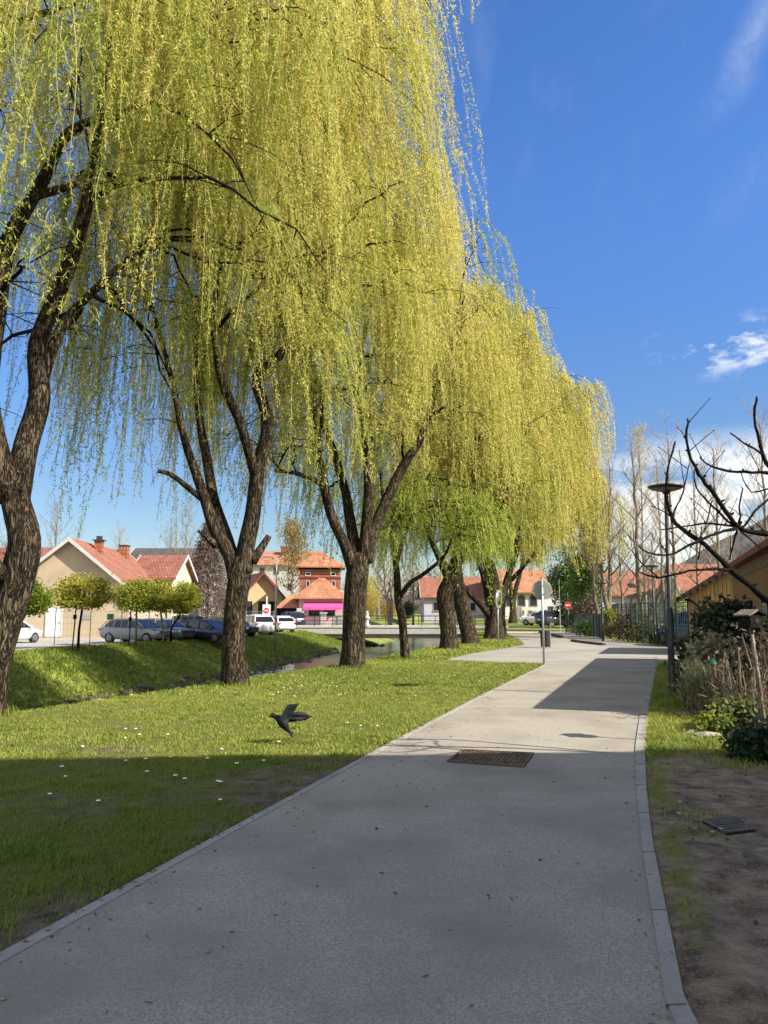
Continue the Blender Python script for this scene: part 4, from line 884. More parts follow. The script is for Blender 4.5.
# ------------------------------------------------------------------ buildings
def window(root, x, z, w, h, mat_f='trim_white', y=0.0, arch=False, name='window', bars=1, sill=True):
    """a window in the front wall (facing -y), centred at x, bottom at z"""
    mb = MB(); t = min(.09, w * .16); pr = .05
    if arch:
        n = 9; r = w / 2; zc = z + h - r
        o_ = [(x - r, z), (x + r, z)] + [(x + r * math.cos(math.pi * i / n), zc + r * math.sin(math.pi * i / n)) for i in range(n + 1)]
        i_ = [(x - r + t, z + t), (x + r - t, z + t)] + [(x + (r - t) * math.cos(math.pi * i / n), zc + (r - t) * math.sin(math.pi * i / n)) for i in range(n + 1)]
        k = len(o_); vs = [(a, y - pr, b) for a, b in o_] + [(a, y - pr, b) for a, b in i_] + [(a, y + .02, b) for a, b in o_] + [(a, y + .02, b) for a, b in i_]
        mb.add(vs, [q for i in range(k) for j in [(i + 1) % k] for q in ((i, j, k + j, k + i), (2 * k + i, 2 * k + j, j, i), (k + i, k + j, 3 * k + j, 3 * k + i))])
        f = mb.build(name, MT[mat_f], root); m2 = MB(); m2.prism(i_, y - .015, y + .03); m2.build('pane', MT['glass'], f); return f
    mb.b(x - w / 2, x - w / 2 + t, y - pr, y + .02, z, z + h); mb.b(x + w / 2 - t, x + w / 2, y - pr, y + .02, z, z + h)
    mb.b(x - w / 2 + t, x + w / 2 - t, y - pr, y + .02, z, z + t); mb.b(x - w / 2 + t, x + w / 2 - t, y - pr, y + .02, z + h - t, z + h)
    for k in range(bars): 
        xx = x - w / 2 + w * (k + 1) / (bars + 1); mb.b(xx - t * .3, xx + t * .3, y - pr + .01, y + .02, z + t, z + h - t)
    f = mb.build(name, MT[mat_f], root)
    MB().b(x - w / 2 + t, x + w / 2 - t, y - .012, y + .03, z + t, z + h - t).build('pane', MT['glass'], f)
    if sill: MB().b(x - w / 2 - .06, x + w / 2 + .06, y - .11, y + .01, z - .06, z - .003).build('sill', MT[mat_f], f)
    return f
def door(root, x, w, h, mat, y=0.0, z=0.0):
    d = MB().b(x - w / 2, x + w / 2, y - .03, y + .03, z, z + h).build('door', MT[mat], root)
    mb = MB().b(x - w / 2 - .09, x - w / 2 - .002, y - .06, y + .02, z, z + h + .09).b(x + w / 2 + .002, x + w / 2 + .09, y - .06, y + .02, z, z + h + .09).b(x - w / 2 - .002, x + w / 2 + .002, y - .06, y + .02, z + h + .002, z + h + .09)
    mb.build('frame', MT['trim_white'], d); MB().b(x + w * .33, x + w * .42, y - .075, y - .03, z + h * .47, z + h * .5).build('handle', MT['iron'], d)
    return d
def chimney(parent, x, y, z, h=1.1, w=.5, mat='brick'):
    c = MB().b(x - w / 2, x + w / 2, y - w / 2, y + w / 2, z, z + h).build('chimney', MT[mat], parent)
    return c
def gable_house(name, label, loc, rotz, w, d, he, hr, ridge, wall, roof, oh=.35, group=None, th=.16, z0=-.6, cat='house', fascia='trim_white', soffit=True):
    """front wall at y=0 facing -y, depth d; ridge 'x' along the front, 'y' gable to the front. Returns root, roof"""
    root = thing(name, label, cat, loc, rotz, group); mb = MB()
    if ridge == 'y':
        mb.prism([(-w / 2, z0), (w / 2, z0), (w / 2, he), (0, hr), (-w / 2, he)], 0, d)
    else:
        vs = [(x, y, z) for x in (-w / 2, w / 2) for y, z in ((0, z0), (d, z0), (d, he), (d / 2, hr), (0, he))]
        mb.add(vs, [(0, 1, 2, 3, 4), (9, 8, 7, 6, 5)] + [(i, (i + 1) % 5, 5 + (i + 1) % 5, 5 + i) for i in range(5)])
    mb.build('wall', MT[wall], root)
    half = (w if ridge == 'y' else d) / 2; sl = (hr - he) / half; e = .01
    a = [(-half - oh, he - oh * sl + e), (0, hr + e), (half + oh, he - oh * sl + e), (half + oh, he - oh * sl + e + th), (0, hr + th * 1.15 + e), (-half - oh, he - oh * sl + e + th)]
    rm = MB()
    if ridge == 'y':
        n = 6; vs = [(x, -oh, z) for x, z in a] + [(x, d + oh, z) for x, z in a]
    else:
        n = 6; vs = [(-w / 2 - oh, x + d / 2, z) for x, z in a] + [(w / 2 + oh, x + d / 2, z) for x, z in a]
    rm.add(vs, [(0, 1, 4, 5), (1, 2, 3, 4), (6, 11, 10, 7), (7, 10, 9, 8)] + [(i, 6 + i, 6 + (i + 1) % 6, (i + 1) % 6) for i in range(6)])
    r = rm.build('roof', MT[roof], root)
    if fascia:
        t = .06
        for s0, s1 in (((-oh - t, -oh - .003)), ((d + oh + .003, d + oh + t))) if ridge == 'y' else (((-w / 2 - oh - t, -w / 2 - oh - .003)), ((w / 2 + oh + .003, w / 2 + oh + t))):
            fm = MB()
            for sg in (-1, 1):
                pts = [(sg * (half + oh), he - oh * sl - .06), (sg * .001, hr - .06), (sg * .001, hr + th * 1.15 + .05), (sg * (half + oh), he - oh * sl + th + .05)]
                if ridge == 'y': fm.prism(pts, s0, s1)
                else: fm.add([(s, x + d / 2, z) for s in (s0, s1) for x, z in pts], [(0, 1, 2, 3), (7, 6, 5, 4)] + [(i, 4 + i, 4 + (i + 1) % 4, (i + 1) % 4) for i in range(4)])
            fm.build('barge_board', MT[fascia], root)
        if ridge == 'y' and soffit:
            sm = MB()
            for sg in (-1, 1): sm.prism([(sg * (half + oh), he - oh * sl - .03), (0, hr - .03), (0, hr - .001), (sg * (half + oh), he - oh * sl - .001)], -oh, -.003)
            sm.build('soffit', MT['soffit'], root)
    return root, r
# beige house with a blind gable (left)
Yh = 55; c = A(75, 612, Yh); zb = -.28
cz = lambda py, Y=Yh: A(384, py, Y).z
root, rf = gable_house('beige_house', 'beige plastered house with a blind gable, white door and red tiled roof', (A(68, 612, Yh).x, Yh, zb), R(2), 8.4, 13.0, cz(588) - zb, cz(541) - zb, 'y', 'beige_wall', 'tile_red', .55)
door(root, -.95, 1.0, 2.0, 'white_paint', z=.15)
MB().b(1.0, 1.65, -.04, -.002, 1.35, 1.75).build('wall_plaque', MT['grey_metal'], root)
ch = chimney(rf, .9, 3.2, cz(541) - zb - .9, 1.2, .55); MB().b(.5, 1.3, 2.8, 3.6, cz(541) - zb + .302, cz(541) - zb + .38).build('cap', MT['iron'], ch)
ch = chimney(rf, .7, 10.2, cz(541) - zb - .9, 1.4, .7); MB().b(.3, 1.1, 9.8, 10.6, cz(541) - zb + .502, cz(541) - zb + .58).build('cap', MT['iron'], ch)
MB().box((.9, 3.2, cz(541) - zb + .53), (.36, .36, .28)).build('chimney_pot', MT['iron'], rf)
# lower cream house behind it to the right
Yc = 66; p = A(151, 612, Yc); root, rf = gable_house('cream_house', 'cream house with a low dark red roof and white verge, right of the beige house', (p.x, Yc, -.25), R(-2), 3.5, 6, cz(577, Yc) + .25, cz(556, Yc) + .35, 'x', 'cream_wall', 'tile_brown', .4)
window(root, .1, .9, .7, 1.2); window(root, 1.2, .9, .6, 1.2); window(root, -1.1, .9, .7, 1.2)
Yd = 90; p = A(155, 612, Yd); root, rf = gable_house('grey_roofed_house', 'house with a long dark grey roof rising behind the cream house', (p.x + 1, Yd, 0), 0, 9, 8, cz(562, Yd), cz(547, Yd), 'x', 'pale_wall', 'tile_grey', .4); window(root, -2, 3, 1, 1.4); window(root, 2, 3, 1, 1.4)
Ye = 78; p = A(22, 612, Ye); root, rf = gable_house('brown_roofed_house', 'long house with a brown red roof behind the beige gable at far left', (p.x, Ye, 0), 0, 11, 8, cz(563, Ye), cz(546, Ye), 'x', 'pale_wall', 'tile_brown', .4); window(root, -3, 2, 1, 1.4); window(root, 3, 2, 1, 1.4)
# apartment block
Ya = 140; x0 = A(225, 612, Ya).x; x1 = A(312, 612, Ya).x; root, rf = gable_house('apartment_building', 'pale grey apartment block with an orange red roof behind the restaurant', ((x0 + x1) / 2, Ya, 1), 0, x1 - x0, 11, cz(564, Ya) - 1, cz(550, Ya) - 1, 'x', 'pale_wall', 'tile_orange', .6, cat='apartment block')
for r_ in range(3):
    for k in range(6): window(root, -6.4 + k * 2.55, 1.6 + r_ * 2.85, 1.0, 1.35, 'soffit', sill=False)
chimney(rf, 2.2, 4, cz(550, Ya) - 1.6, 1.6, 1.2)
# restaurant with dormers
Yr = 92; p = A(263, 612, Yr); root, rf = gable_house('restaurant', 'ochre restaurant with a sweeping red roof and small pointed dormers', (p.x - .2, Yr, .45), R(24), 5.2, 9.5, cz(598, Yr) - .45, cz(574, Yr) - .45, 'y', 'ochre_wall', 'tile_brown', .8, cat='restaurant', fascia='dark_red')
for xx in (-1.6, .1, 1.4): window(root, xx, .9, .95, 1.5, 'bark_dark')
door(root, 2.1, .8, 2.0, 'bark_dark')
for k in range(3):
    dm = MB(); yy_ = 1.4 + 2.6 * k; zz = cz(590, Yr) - .45
    dm.add([(1.0, yy_ - .75, zz - .2), (1.0, yy_ + .75, zz - .2), (1.0, yy_, zz + 1.35), (2.3, yy_ - .75, zz - .2), (2.3, yy_ + .75, zz - .2), (2.3, yy_, zz + 1.35)], [(3, 4, 5), (0, 1, 2), (0, 3, 5, 2), (1, 4, 5, 2)])
    d_ = dm.build('dormer', MT['tile_orange'], rf); MB().box((2.31, yy_, zz + .25), (.03, .5, .6)).build('dormer_window', MT['glass'], d_)
# pink shop with brick tower
def hip(parent, x0, x1, y0, y1, z, zt, mat, oh=.5, name='roof', rl=0):
    cx, cy = (x0 + x1) / 2, (y0 + y1) / 2; mb = MB(); t = .16
    b = [(x0 - oh, y0 - oh), (x1 + oh, y0 - oh), (x1 + oh, y1 + oh), (x0 - oh, y1 + oh)]
    mb.add([(x, y, z) for x, y in b] + [(x, y, z + t) for x, y in b] + [(cx, cy, zt)], [(3, 2, 1, 0), (0, 1, 5, 4), (1, 2, 6, 5), (2, 3, 7, 6), (3, 0, 4, 7), (4, 5, 8), (5, 6, 8), (6, 7, 8), (7, 4, 8)])
    return mb.build(name, MT[mat], parent)
Ys = 86; ps = A(321, 612, Ys); zs = .38; H_ = lambda py: cz(py, Ys) - zs
root = thing('pink_shop', 'pink shop with a brick tower, orange hip roofs and a magenta awning', 'shop', (ps.x, Ys, zs), R(3))
MB().b(-2.45, 2.35, 0, 5.2, -.4, H_(599)).build('wall', MT['pink_wall'], root)
MB().b(-2.5, 2.1, 1.6, 6.4, H_(605), H_(567)).build('tower', MT['brick'], root)
MB().b(-2.56, 2.16, 1.54, 6.46, H_(578), H_(576.6)).build('cornice', MT['dark_red'], root)
MB().b(-2.62, 2.22, 1.48, 6.5, H_(568.6), H_(567) + .01).build('eaves_board', MT['bark_dark'], root)
hip(root, -2.5, 2.1, 1.6, 6.4, H_(567) + .015, H_(548), 'tile_orange', .55)
lr = MB(); e = H_(599)
lr.add([(-3.1, -.7, e), (3.0, -.7, e), (3.0, 1.58, e), (-3.1, 1.58, e), (-3.1, -.7, e + .14), (3.0, -.7, e + .14), (.3, 1.58, H_(577)), (-.3, 1.58, H_(577)), (3.0, 1.58, e + .14), (-3.1, 1.58, e + .14)],
       [(3, 2, 1, 0), (0, 1, 5, 4), (4, 5, 6, 7), (5, 8, 6), (4, 7, 9), (1, 2, 8, 5), (0, 4, 9, 3), (2, 3, 9, 7, 6, 8)]); lr.build('lower_roof', MT['tile_orange'], root)
aw = MB(); aw.add([(-1.9, -.05, H_(602)), (2.4, -.05, H_(602)), (2.4, -1.2, H_(607.5)), (-1.9, -1.2, H_(607.5)), (-1.9, -.05, H_(602) - .06), (2.4, -.05, H_(602) - .06), (2.4, -1.2, H_(610)), (-1.9, -1.2, H_(610))], [(0, 1, 2, 3), (3, 2, 6, 7), (0, 3, 7, 4), (1, 5, 6, 2), (4, 7, 6, 5), (0, 4, 5, 1)]); aw.build('awning', MT['awning'], root)
window(root, -.75, .85, 1.15, 1.15, 'bark_dark', bars=0); window(root, .9, .85, 1.3, 1.15, 'bark_dark', bars=0)
for xx in (-1.55, 1.35): window(root, xx, H_(590), .42, 1.1, 'trim_white', 1.6, name='tower_window', bars=0, sill=False)
for xx in (-1.55, 1.3): window(root, xx, H_(575.5), .6, .45, 'trim_white', 1.6, name='tower_window', bars=0, sill=False)
MB().b(-4.6, -2.46, 1.0, 4.5, -.4, H_(607)).build('side_porch', MT['bark_dark'], root)
pr = MB(); pr.add([(-5.1, .2, H_(608)), (-2.5, .2, H_(608)), (-2.5, 4.6, H_(608)), (-5.1, 4.6, H_(608)), (-3.6, 1.4, H_(594.5)), (-2.5, 1.4, H_(594.5)), (-2.5, 3.4, H_(594.5)), (-3.6, 3.4, H_(594.5))], [(3, 2, 1, 0), (0, 1, 5, 4), (1, 2, 6, 5), (2, 3, 7, 6), (3, 0, 4, 7), (4, 5, 6, 7)]); pr.build('porch_roof', MT['tile_orange'], root)
def small(name, label, cat, mb, mat, loc, rotz=0, group=None):
    o = mb.build(name, MT[mat], loc=loc); o.rotation_euler.z = rotz; return tag(o, label, cat, group)
pp = A(299, 612, 81); small('stone_gate_post', 'pale square stone post left of the pink shop front', 'post', MB().b(-.32, .32, -.32, .32, -.2, 1.45).b(-.42, .42, -.42, .42, 1.451, 1.62).b(-.22, .22, -.22, .22, 1.621, 1.95), 'pale_wall', (pp.x, 81, gz1(pp.x, 81)), 0, 'stone posts by the shop')
pp = A(323.5, 612, 82); small('stone_gate_post', 'pale square stone post in front of the shop window', 'post', MB().b(-.28, .28, -.28, .28, -.2, 1.35).b(-.37, .37, -.37, .37, 1.351, 1.5), 'concrete', (pp.x, 82, gz1(pp.x, 82)), 0, 'stone posts by the shop')
for k, px in enumerate((335.5, 339.5)):
    pp = A(px, 612, 84); mb = MB().b(-.24, .24, -.25, .25, 0, 1.0); mb.box((0, .0, 1.04), (.54, .56, .07), rx=.08); mb.cyl((-.2, .2, 0), .07, .12); small('wheelie_bin', ('grey wheelie bin by the pink shop wall, nearer the middle', 'grey wheelie bin beside the willow trunk by the pink shop')[k], 'bin', mb, 'grey_metal', (pp.x, 84, gz1(pp.x, 84)), 0, 'bins by the pink shop')

# white house with arched windows
Yw = 104; zw = .7; x0 = A(497, 612, Yw).x; x1 = A(548, 612, Yw).x; hz = lambda py, Y=Yw: cz(py, Y) - zw
root, rf = gable_house('white_house', 'white house with two arched windows under a steep orange roof', ((x0 + x1) / 2 - .4, Yw, zw), 0, x1 - x0 + .6, 9, hz(591), hz(569), 'x', 'white_wall', 'tile_orange', .5)
for px in (510, 521.7, 533.5): window(root, A(px, 612, Yw).x - root.location.x, hz(606.5), 1.1, 1.6, 'soffit', arch=True)
for px in (514, 522.5, 530): window(root, A(px, 612, Yw).x - root.location.x, hz(614), .45, .5, 'soffit', bars=0)
door(root, A(518, 612, Yw).x - root.location.x, .9, 1.5, 'soffit'); window(root, A(534, 612, Yw).x - root.location.x, .3, 1.2, .7, 'soffit')
x0 = A(548.6, 612, Yw).x; x1 = A(566, 612, Yw).x
root, rf = gable_house('white_annex', 'low white annex with a small orange roof behind the parked dark car', ((x0 + x1) / 2 + .6, Yw + 1, zw), 0, x1 - x0 + 1.2, 5, hz(594), hz(588), 'x', 'white_wall', 'tile_orange', .3); door(root, 0, 1, 1.7, 'bark_dark'); window(root, -1.3, .8, .8, .9, 'soffit')
x0 = A(424, 612, 108).x; x1 = A(494, 612, 108).x; hz2 = lambda py: cz(py, 108) - zw
root, rf = gable_house('lilac_house', 'long pale lilac house behind the bridge and the willow trunks', ((x0 + x1) / 2, 108, zw), 0, x1 - x0, 9, hz2(596), hz2(577), 'x', 'lilac_wall', 'tile_red', .5)
for px in (436, 455, 473, 487): window(root, A(px, 612, 108).x - root.location.x, hz2(611), .8, 1.2, 'soffit', bars=0)
# long red roofed building on the right
Yb = 90; x0 = A(584, 612, Yb).x; x1 = A(681, 612, Yb).x; zb2 = .45; hz3 = lambda py: cz(py, Yb) - zb2
root, rf = gable_house('long_building', 'long lilac white building under a tall red tiled roof behind the fence', ((x0 + x1) / 2, Yb, zb2), R(4), x1 - x0, 9, hz3(594), hz3(571), 'x', 'lilac_wall', 'tile_red', .5)
for k in range(5): window(root, -4.4 + k * 2.2, .9, .8, 1.2, 'soffit', bars=0)
for xx, zz in ((-4.6, .42), (-2.7, .52), (.6, .3), (1.9, .4)):
    sl = (hz3(571) - hz3(594)) / 4.5; yv = 4.5 * zz; sk = MB(); sk.box((xx, yv, hz3(594) + sl * yv + .22), (.85, .95, .1), rx=math.atan(sl)); sk.build('skylight', MT['glass'], rf)
x0 = A(686, 612, 82).x; x1 = A(770, 612, 82).x
root, rf = gable_house('red_roofed_house', 'house with an orange red roof to the right, behind the yellow shed', ((x0 + x1) / 2, 82, .3), R(-6), x1 - x0, 9, cz(592, 82), cz(566, 82), 'x', 'pale_wall', 'tile_red', .5); window(root, -2.5, .9, .9, 1.2); window(root, -.5, .9, .9, 1.2)
# shed with yellow planks, gable toward us, left of the long dark red shed
Ysh = 28.8; xs0 = A(691, 612, Ysh).x; shw = 5.6; he_ = cz(594, Ysh); 
RS = R(-20.5)
root, rf = gable_house('plank_shed', 'yellow plank shed with a low tiled verge and a brown drainpipe', (xs0 + shw / 2 * math.cos(RS), Ysh + shw / 2 * math.sin(RS), 0), RS, shw, 5.0, he_, he_ + shw / 2 * .62, 'y', 'plank_yellow', 'tile_dark', .33, cat='shed', fascia=None, soffit=False, z0=-.1)
gp = MB(); gp.tube([(-shw / 2 - .2, -.25, he_ - .2), (-shw / 2 + .0, -.2, he_ - .25), (-shw / 2 + .25, -.09, he_ - .42), (-shw / 2 + .32, -.07, he_ - .62), (-shw / 2 + .32, -.07, .05)], .05, 8); gp.build('drainpipe', MT['bark_dark'], root, True)
gg = MB(); gg.tube([(-shw / 2 - .42, -.4, he_ - .16), (-shw / 2 - .42, 5.3, he_ - .16)], .07, 8); gg.build('gutter', MT['bark_dark'], root)
tl = MB()
for k in range(15):
    t = k / 14; tl.tube([(-shw / 2 - .33 + t * (shw / 2 + .33), -.36, he_ - .18 + t * (shw / 2 * .6 + .2)), (-shw / 2 - .33 + t * (shw / 2 + .33), .3, he_ - .18 + t * (shw / 2 * .6 + .2))], .09, 7)
tl.build('verge_tiles', MT['tile_dark'], root)
# long low shed with the dark red eaves, parallel to the path
d0 = Vector((PD[0], PD[1], 0)).normalized(); nrm = Vector((d0.y, -d0.x, 0)); 
P0 = Vector((6.22, 11.34, 0)); LEN = 15.0; He = 3.03
root = thing('long_shed', 'long brown plank shed with a dark red roof edge right of the path', 'shed', P0, math.atan2(d0.y, d0.x))
# local x runs along the path, local -y is away from the path (to the right)
o_ = .28
MB().b(.25, LEN - .25, -4.6, -o_, -.1, He - .12).build('wall', MT['plank_brown'], root)
rr = MB(); rr.add([(0, 0, He - .14), (LEN, 0, He - .14), (LEN, -4.9, He + .25), (0, -4.9, He + .25), (0, 0, He), (LEN, 0, He), (LEN, -4.9, He + .40), (0, -4.9, He + .40)], [(0, 1, 2, 3), (4, 7, 6, 5), (0, 4, 5, 1), (1, 5, 6, 2), (2, 6, 7, 3), (3, 7, 4, 0)]); rr.build('roof', MT['dark_red'], root)
MB().b(.3, LEN - .3, -.06 - o_, .0 - o_ + .02, He - .42, He - .2).build('beam', MT['wood'], root)
for xx in (3, 6.2, 9.5):
    f = MB().b(xx, xx + 1.1, -o_ - .02, -o_ + .05, 1.1, 1.9).build('window', MT['bark_dark'], root); MB().b(xx + .09, xx + 1.01, -o_ + .02, -o_ + .056, 1.19, 1.81).build('pane', MT['glass'], f)
# tall house just right of the viewer: it throws the big shadow over the foreground
root, rf = gable_house('neighbouring_house', 'tall plastered house beside the path, just outside the right edge', (13.1, 3.70, 0), R(184.4), 19.0, 11.0, 9.0, 12.0, 'x', 'pale_wall', 'tile_red', .0, fascia=None, soffit=False)
for k in range(6):
    for z in (.9, 3.8, 6.6): window(root, -7.5 + 3 * k, z, 1.1, 1.5)

# hills
def hill(name, pts, Y, depth, seed):
    V = []; nx = 110; ny = 26; xs = np.linspace(pts[0][0], pts[-1][0], nx)
    for j in range(ny):
        t = j / (ny - 1); y = Y - depth * (1 - t); prof = np.interp(xs, [q[0] for q in pts], [q[1] for q in pts]) * math.sin(t * math.pi / 2) ** .9
        z = np.maximum(prof + (fbm(xs, np.full(nx, y), 30, seed) - .5) * 11 * t + (vnoise(xs, np.full(nx, y), 7, seed) - .5) * 3.6 * t, -2) - 1
        V.append(np.stack([xs, np.full(nx, y), z], 1))
    V.append(np.stack([xs, np.full(nx, Y + depth), np.full(nx, -2.)], 1)); ny += 1
    V = np.concatenate(V); i, j = np.meshgrid(np.arange(ny - 1), np.arange(nx - 1), indexing='ij'); a = (i * nx + j).ravel()
    return struct(np_mesh(name, V, np.stack([a, a + 1, a + nx + 1, a + nx], 1), MT['hill'], smooth=True))
Yl = 520; hp = [(A(px, py, Yl).x, A(px, py, Yl).z) for px, py in ((300, 611), (470, 604), (560, 596), (620, 584), (660, 572), (690, 558), (730, 537), (768, 516), (860, 480), (1000, 470), (1300, 560))]
hill('hill', hp, Yl, 260, 3)
hill('hill', [(-1500, 5), (-900, 34), (-500, 26), (-250, 30), (-80, 18), (100, 20), (400, 10)], 900, 300, 8)
# far wooded edge that closes the horizon on both sides
def far_wood():
    rng = np.random.default_rng(12); ce = []
    for k in range(300):
        x = -170 + 330 * rng.random(); y = 165 + 25 * rng.random()
        if -34 < x < -8: continue
        h = 5 + 6 * rng.random(); 
        for q in range(6): ce.append((x + rng.normal() * 1.6, y + rng.normal() * 1.6, 1 + h * (q + .6) / 6))
    o = cloud('far_wood', None, ce, .9, 26000, (1.5, .22), 'leaf_brown', rng, .5, 1.2, .8); o['kind'] = 'stuff'; tag(o, 'bare brown wood closing the view behind the houses', 'wood')
far_wood()

# ------------------------------------------------------------------ bridge
def bridge():
    y0, y1 = 69.5, 75.5; xa, xb = float(fe(72)) - 3.0, float(ne(72)) + 2.5
    root = thing('road_bridge', 'low concrete road bridge with thin dark railings over the river', 'bridge', ((xa + xb) / 2, 72.5, 0)); h = (xb - xa) / 2
    MB().b(-h, h, -3, 3, -.36, .20).build('deck', MT['concrete'], root)
    for a_, b_ in ((-3.06, -2.7), (2.7, 3.06)): MB().b(-h, h, a_, b_, .204, .32).build('kerb', MT['pale_wall'], root)
    MB().b(-h + .3, h - .3, -2.7, 2.7, -.75, -.364).build('girder', MT['soffit'], root)
    for a_, b_ in ((-h, -h + 4.4), (h - 5, h)): MB().b(a_, b_, -2.8, 2.8, -2.8, -.754).build('abutment', MT['concrete'], root)
    for s in (-2.88, 2.88):
        mb = MB(); n = int(2 * h / 1.6)
        for k in range(n + 1): mb.b(-h + k * 1.6 - .03, -h + k * 1.6 + .03, s - .03, s + .03, .32, 1.25)
        for z in (1.22, .78, .5): mb.tube([(-h, s, z), (h, s, z)], .03 if z > 1 else .018, 5)
        mb.build('railing', MT['black_metal'], root)
bridge()
sheet('bridge_road', [(float(fe(72)) - 3.0, 69.9), (float(ne(72)) + 2.5, 69.9), (float(ne(72)) + 2.5, 75.1), (float(fe(72)) - 3.0, 75.1)], .206, MT['road'])
pp = A(367, 612, 69.62); mb = MB(); mb.lathe([(.26, 0), (.26, .2), (.17, .24), (.15, .55), (.24, .65), (.27, .8), (.16, .92), (.12, 1.1), (.16, 1.2), (.08, 1.36)], 12); small('stone_urn', 'pale stone urn standing at the far end of the bridge', 'urn', mb, 'pale_wall', (pp.x, 69.62, .32))

# ------------------------------------------------------------------ cars
def paint(name, c): return M(name, c, tuple(min(1, v * 1.05) for v in c), 3, 0.22, spec=0.6)
PAINT = {'white': paint('white car paint', (.62, .62, .61)), 'silver': paint('silver car paint', (.24, .26, .28)), 'bluegrey': paint('blue grey car paint', (.15, .18, .22)), 'dark': paint('dark grey car paint', (.035, .037, .042)), 'navy': paint('navy car paint', (.02, .03, .07)), 'blue': paint('blue car paint', (.04, .08, .18))}
def loft(stations, sec):
    vs = []; n = None
    for s in stations:
        c = sec(*s); n = len(c); vs += c
    k = len(stations); fs = [(i * n + j, i * n + (j + 1) % n, (i + 1) * n + (j + 1) % n, (i + 1) * n + j) for i in range(k - 1) for j in range(n)]
    fs += [tuple(range(n)), tuple(range((k - 1) * n, k * n))[::-1]]; return vs, fs
def car(label, loc, rotz, col, suv=False):
    root = thing('parked_car', label, 'car', loc, rotz, 'cars parked across the river' if loc[0] < 4 else 'cars parked on the right'); h = .12 if suv else 0
    def sec(x, zb, zt, w):
        half = [(w * .80, zb), (w * .97, zb + .12), (w, zb + .30), (w * .985, (zb + zt) / 2 + .1), (w * .93, zt - .06), (w * .80, zt)]
        return [(x, y, z) for y, z in half] + [(x, -y, z) for y, z in half[::-1]]
    b = MB(); b.add(*loft([(-2.08, .42, .72 + h, .70), (-2.02, .34, .92 + h, .80), (-1.8, .26, .98 + h, .86), (-1.2, .22, .97 + h, .88), (0, .20, .95 + h, .89), (.85, .20, .93 + h, .88), (1.35, .22, .88 + h, .87), (1.8, .26, .78 + h, .83), (2.02, .34, .68 + h, .74), (2.1, .42, .58 + h, .62)], sec)); b.build('body', PAINT[col], root, True)
    def cab(x, zb, zt, wb, wt):
        return [(x, wb, zb), (x, wt, zt - .03), (x, wt * .88, zt), (x, -wt * .88, zt), (x, -wt, zt - .03), (x, -wb, zb)]
    rb = 1.44 + h * 1.6; g_ = MB(); g_.add(*loft([(-1.95 if suv else -1.85, .9 + h, .96 + h, .74, .70), (-1.62 if suv else -1.45, .9 + h, rb - .10, .77, .62), (-1.0, .9 + h, rb - .01, .79, .63), (-.2, .9 + h, rb - .01, .80, .64), (.35, .9 + h, rb - .08, .80, .62), (1.15, .88 + h, .93 + h, .76, .70)], cab)); g_.build('windows', MT['car_glass'], root)
    r_ = MB(); r_.add(*loft([(-1.66 if suv else -1.5, rb - .16, rb - .085, .66, .62), (-1.0, rb - .09, rb + .012, .67, .645), (-.2, rb - .08, rb + .015, .675, .65), (.38, rb - .15, rb - .07, .67, .63)], cab))
    for s in (-1, 1):
        for (xa, za, xb, zb_) in ((-.95, rb - .05, -1.05, .93 + h), (-.05, rb - .05, .0, .93 + h), (.4, rb - .08, 1.12, .92 + h), (-1.55, rb - .12, -1.9, .95 + h)):
            r_.tube([(xa, s * .655, za), (xb, s * .80, zb_)], [.045, .055], 5)
    r_.build('roof', PAINT[col], root)
    for sx in (-1.28, 1.32):
        for s in (-1, 1):
            w = MB(); w.lathe([(.20, s * .64), (.31, s * .645), (.325, s * .70), (.325, s * .84), (.30, s * .885), (.21, s * .89)], 18, 0, (sx, 0, .325), 'Y'); wo = w.build('wheel', MT['tyre'], root)
            q = MB(); q.lathe([(.05, s * .90), (.19, s * .892), (.205, s * .88), (.205, s * .84)], 14, 0, (sx, 0, .325), 'Y'); q.build('rim', MT['rim'], wo)
    for s in (-1, 1):
        MB().box((-2.035, s * .66, .80 + h), (.10, .26, .16), rz=s * .25).build('tail_light', MT['lamp_red'], root); MB().box((1.955, s * .60, .68 + h), (.16, .30, .12), rz=-s * .4).build('headlight', MT['lamp_clear'], root)
        MB().box((.85, s * .98, .98 + h), (.12, .16, .11)).build('wing_mirror', PAINT[col], root)
    MB().box((-2.09, 0, .62 + h), (.03, .52, .11)).build('number_plate', MT['white_paint'], root); MB().box((2.085, 0, .45), (.05, .9, .14)).build('grille', MT['iron'], root)
    return root
def car_at(px, Y, label, rot, col, suv=False):
    x = A(px, 612, Y).x; return car(label, (x, Y, gz1(x, Y) + .006), R(rot), col, suv)
car_at(8, 46, 'white car at far left, half hidden behind the leftmost willow', 70, 'white')
car_at(137, 47, 'silver hatchback behind the wire fence in front of the beige house', -18, 'silver')
car_at(164, 49.5, 'light blue grey hatchback between the silver one and the dark one', -28, 'bluegrey')
car_at(185, 53, 'dark grey estate with a red tail light facing away from us', 122, 'dark', True)
car_at(207, 50.5, 'low dark navy car just left of the willow trunk', -25, 'navy')
car_at(231, 58, 'dark car mostly hidden behind the willow trunk', -25, 'dark')
car_at(257, 62, 'white crossover seen from the back right of the willow trunk', 118, 'white', True)
car_at(279, 68, 'white hatchback behind the white crossover', 118, 'white')
car_at(291, 78, 'dark navy crossover at the end of the parked row', 118, 'navy', True)
car_at(541, 78, 'white car by the low white annex', 150, 'white')
car_at(558, 73, 'dark car beside the no entry sign', 20, 'dark', True)
car_at(693, 37, 'blue car just left of the yellow plank shed', 100, 'blue', True)

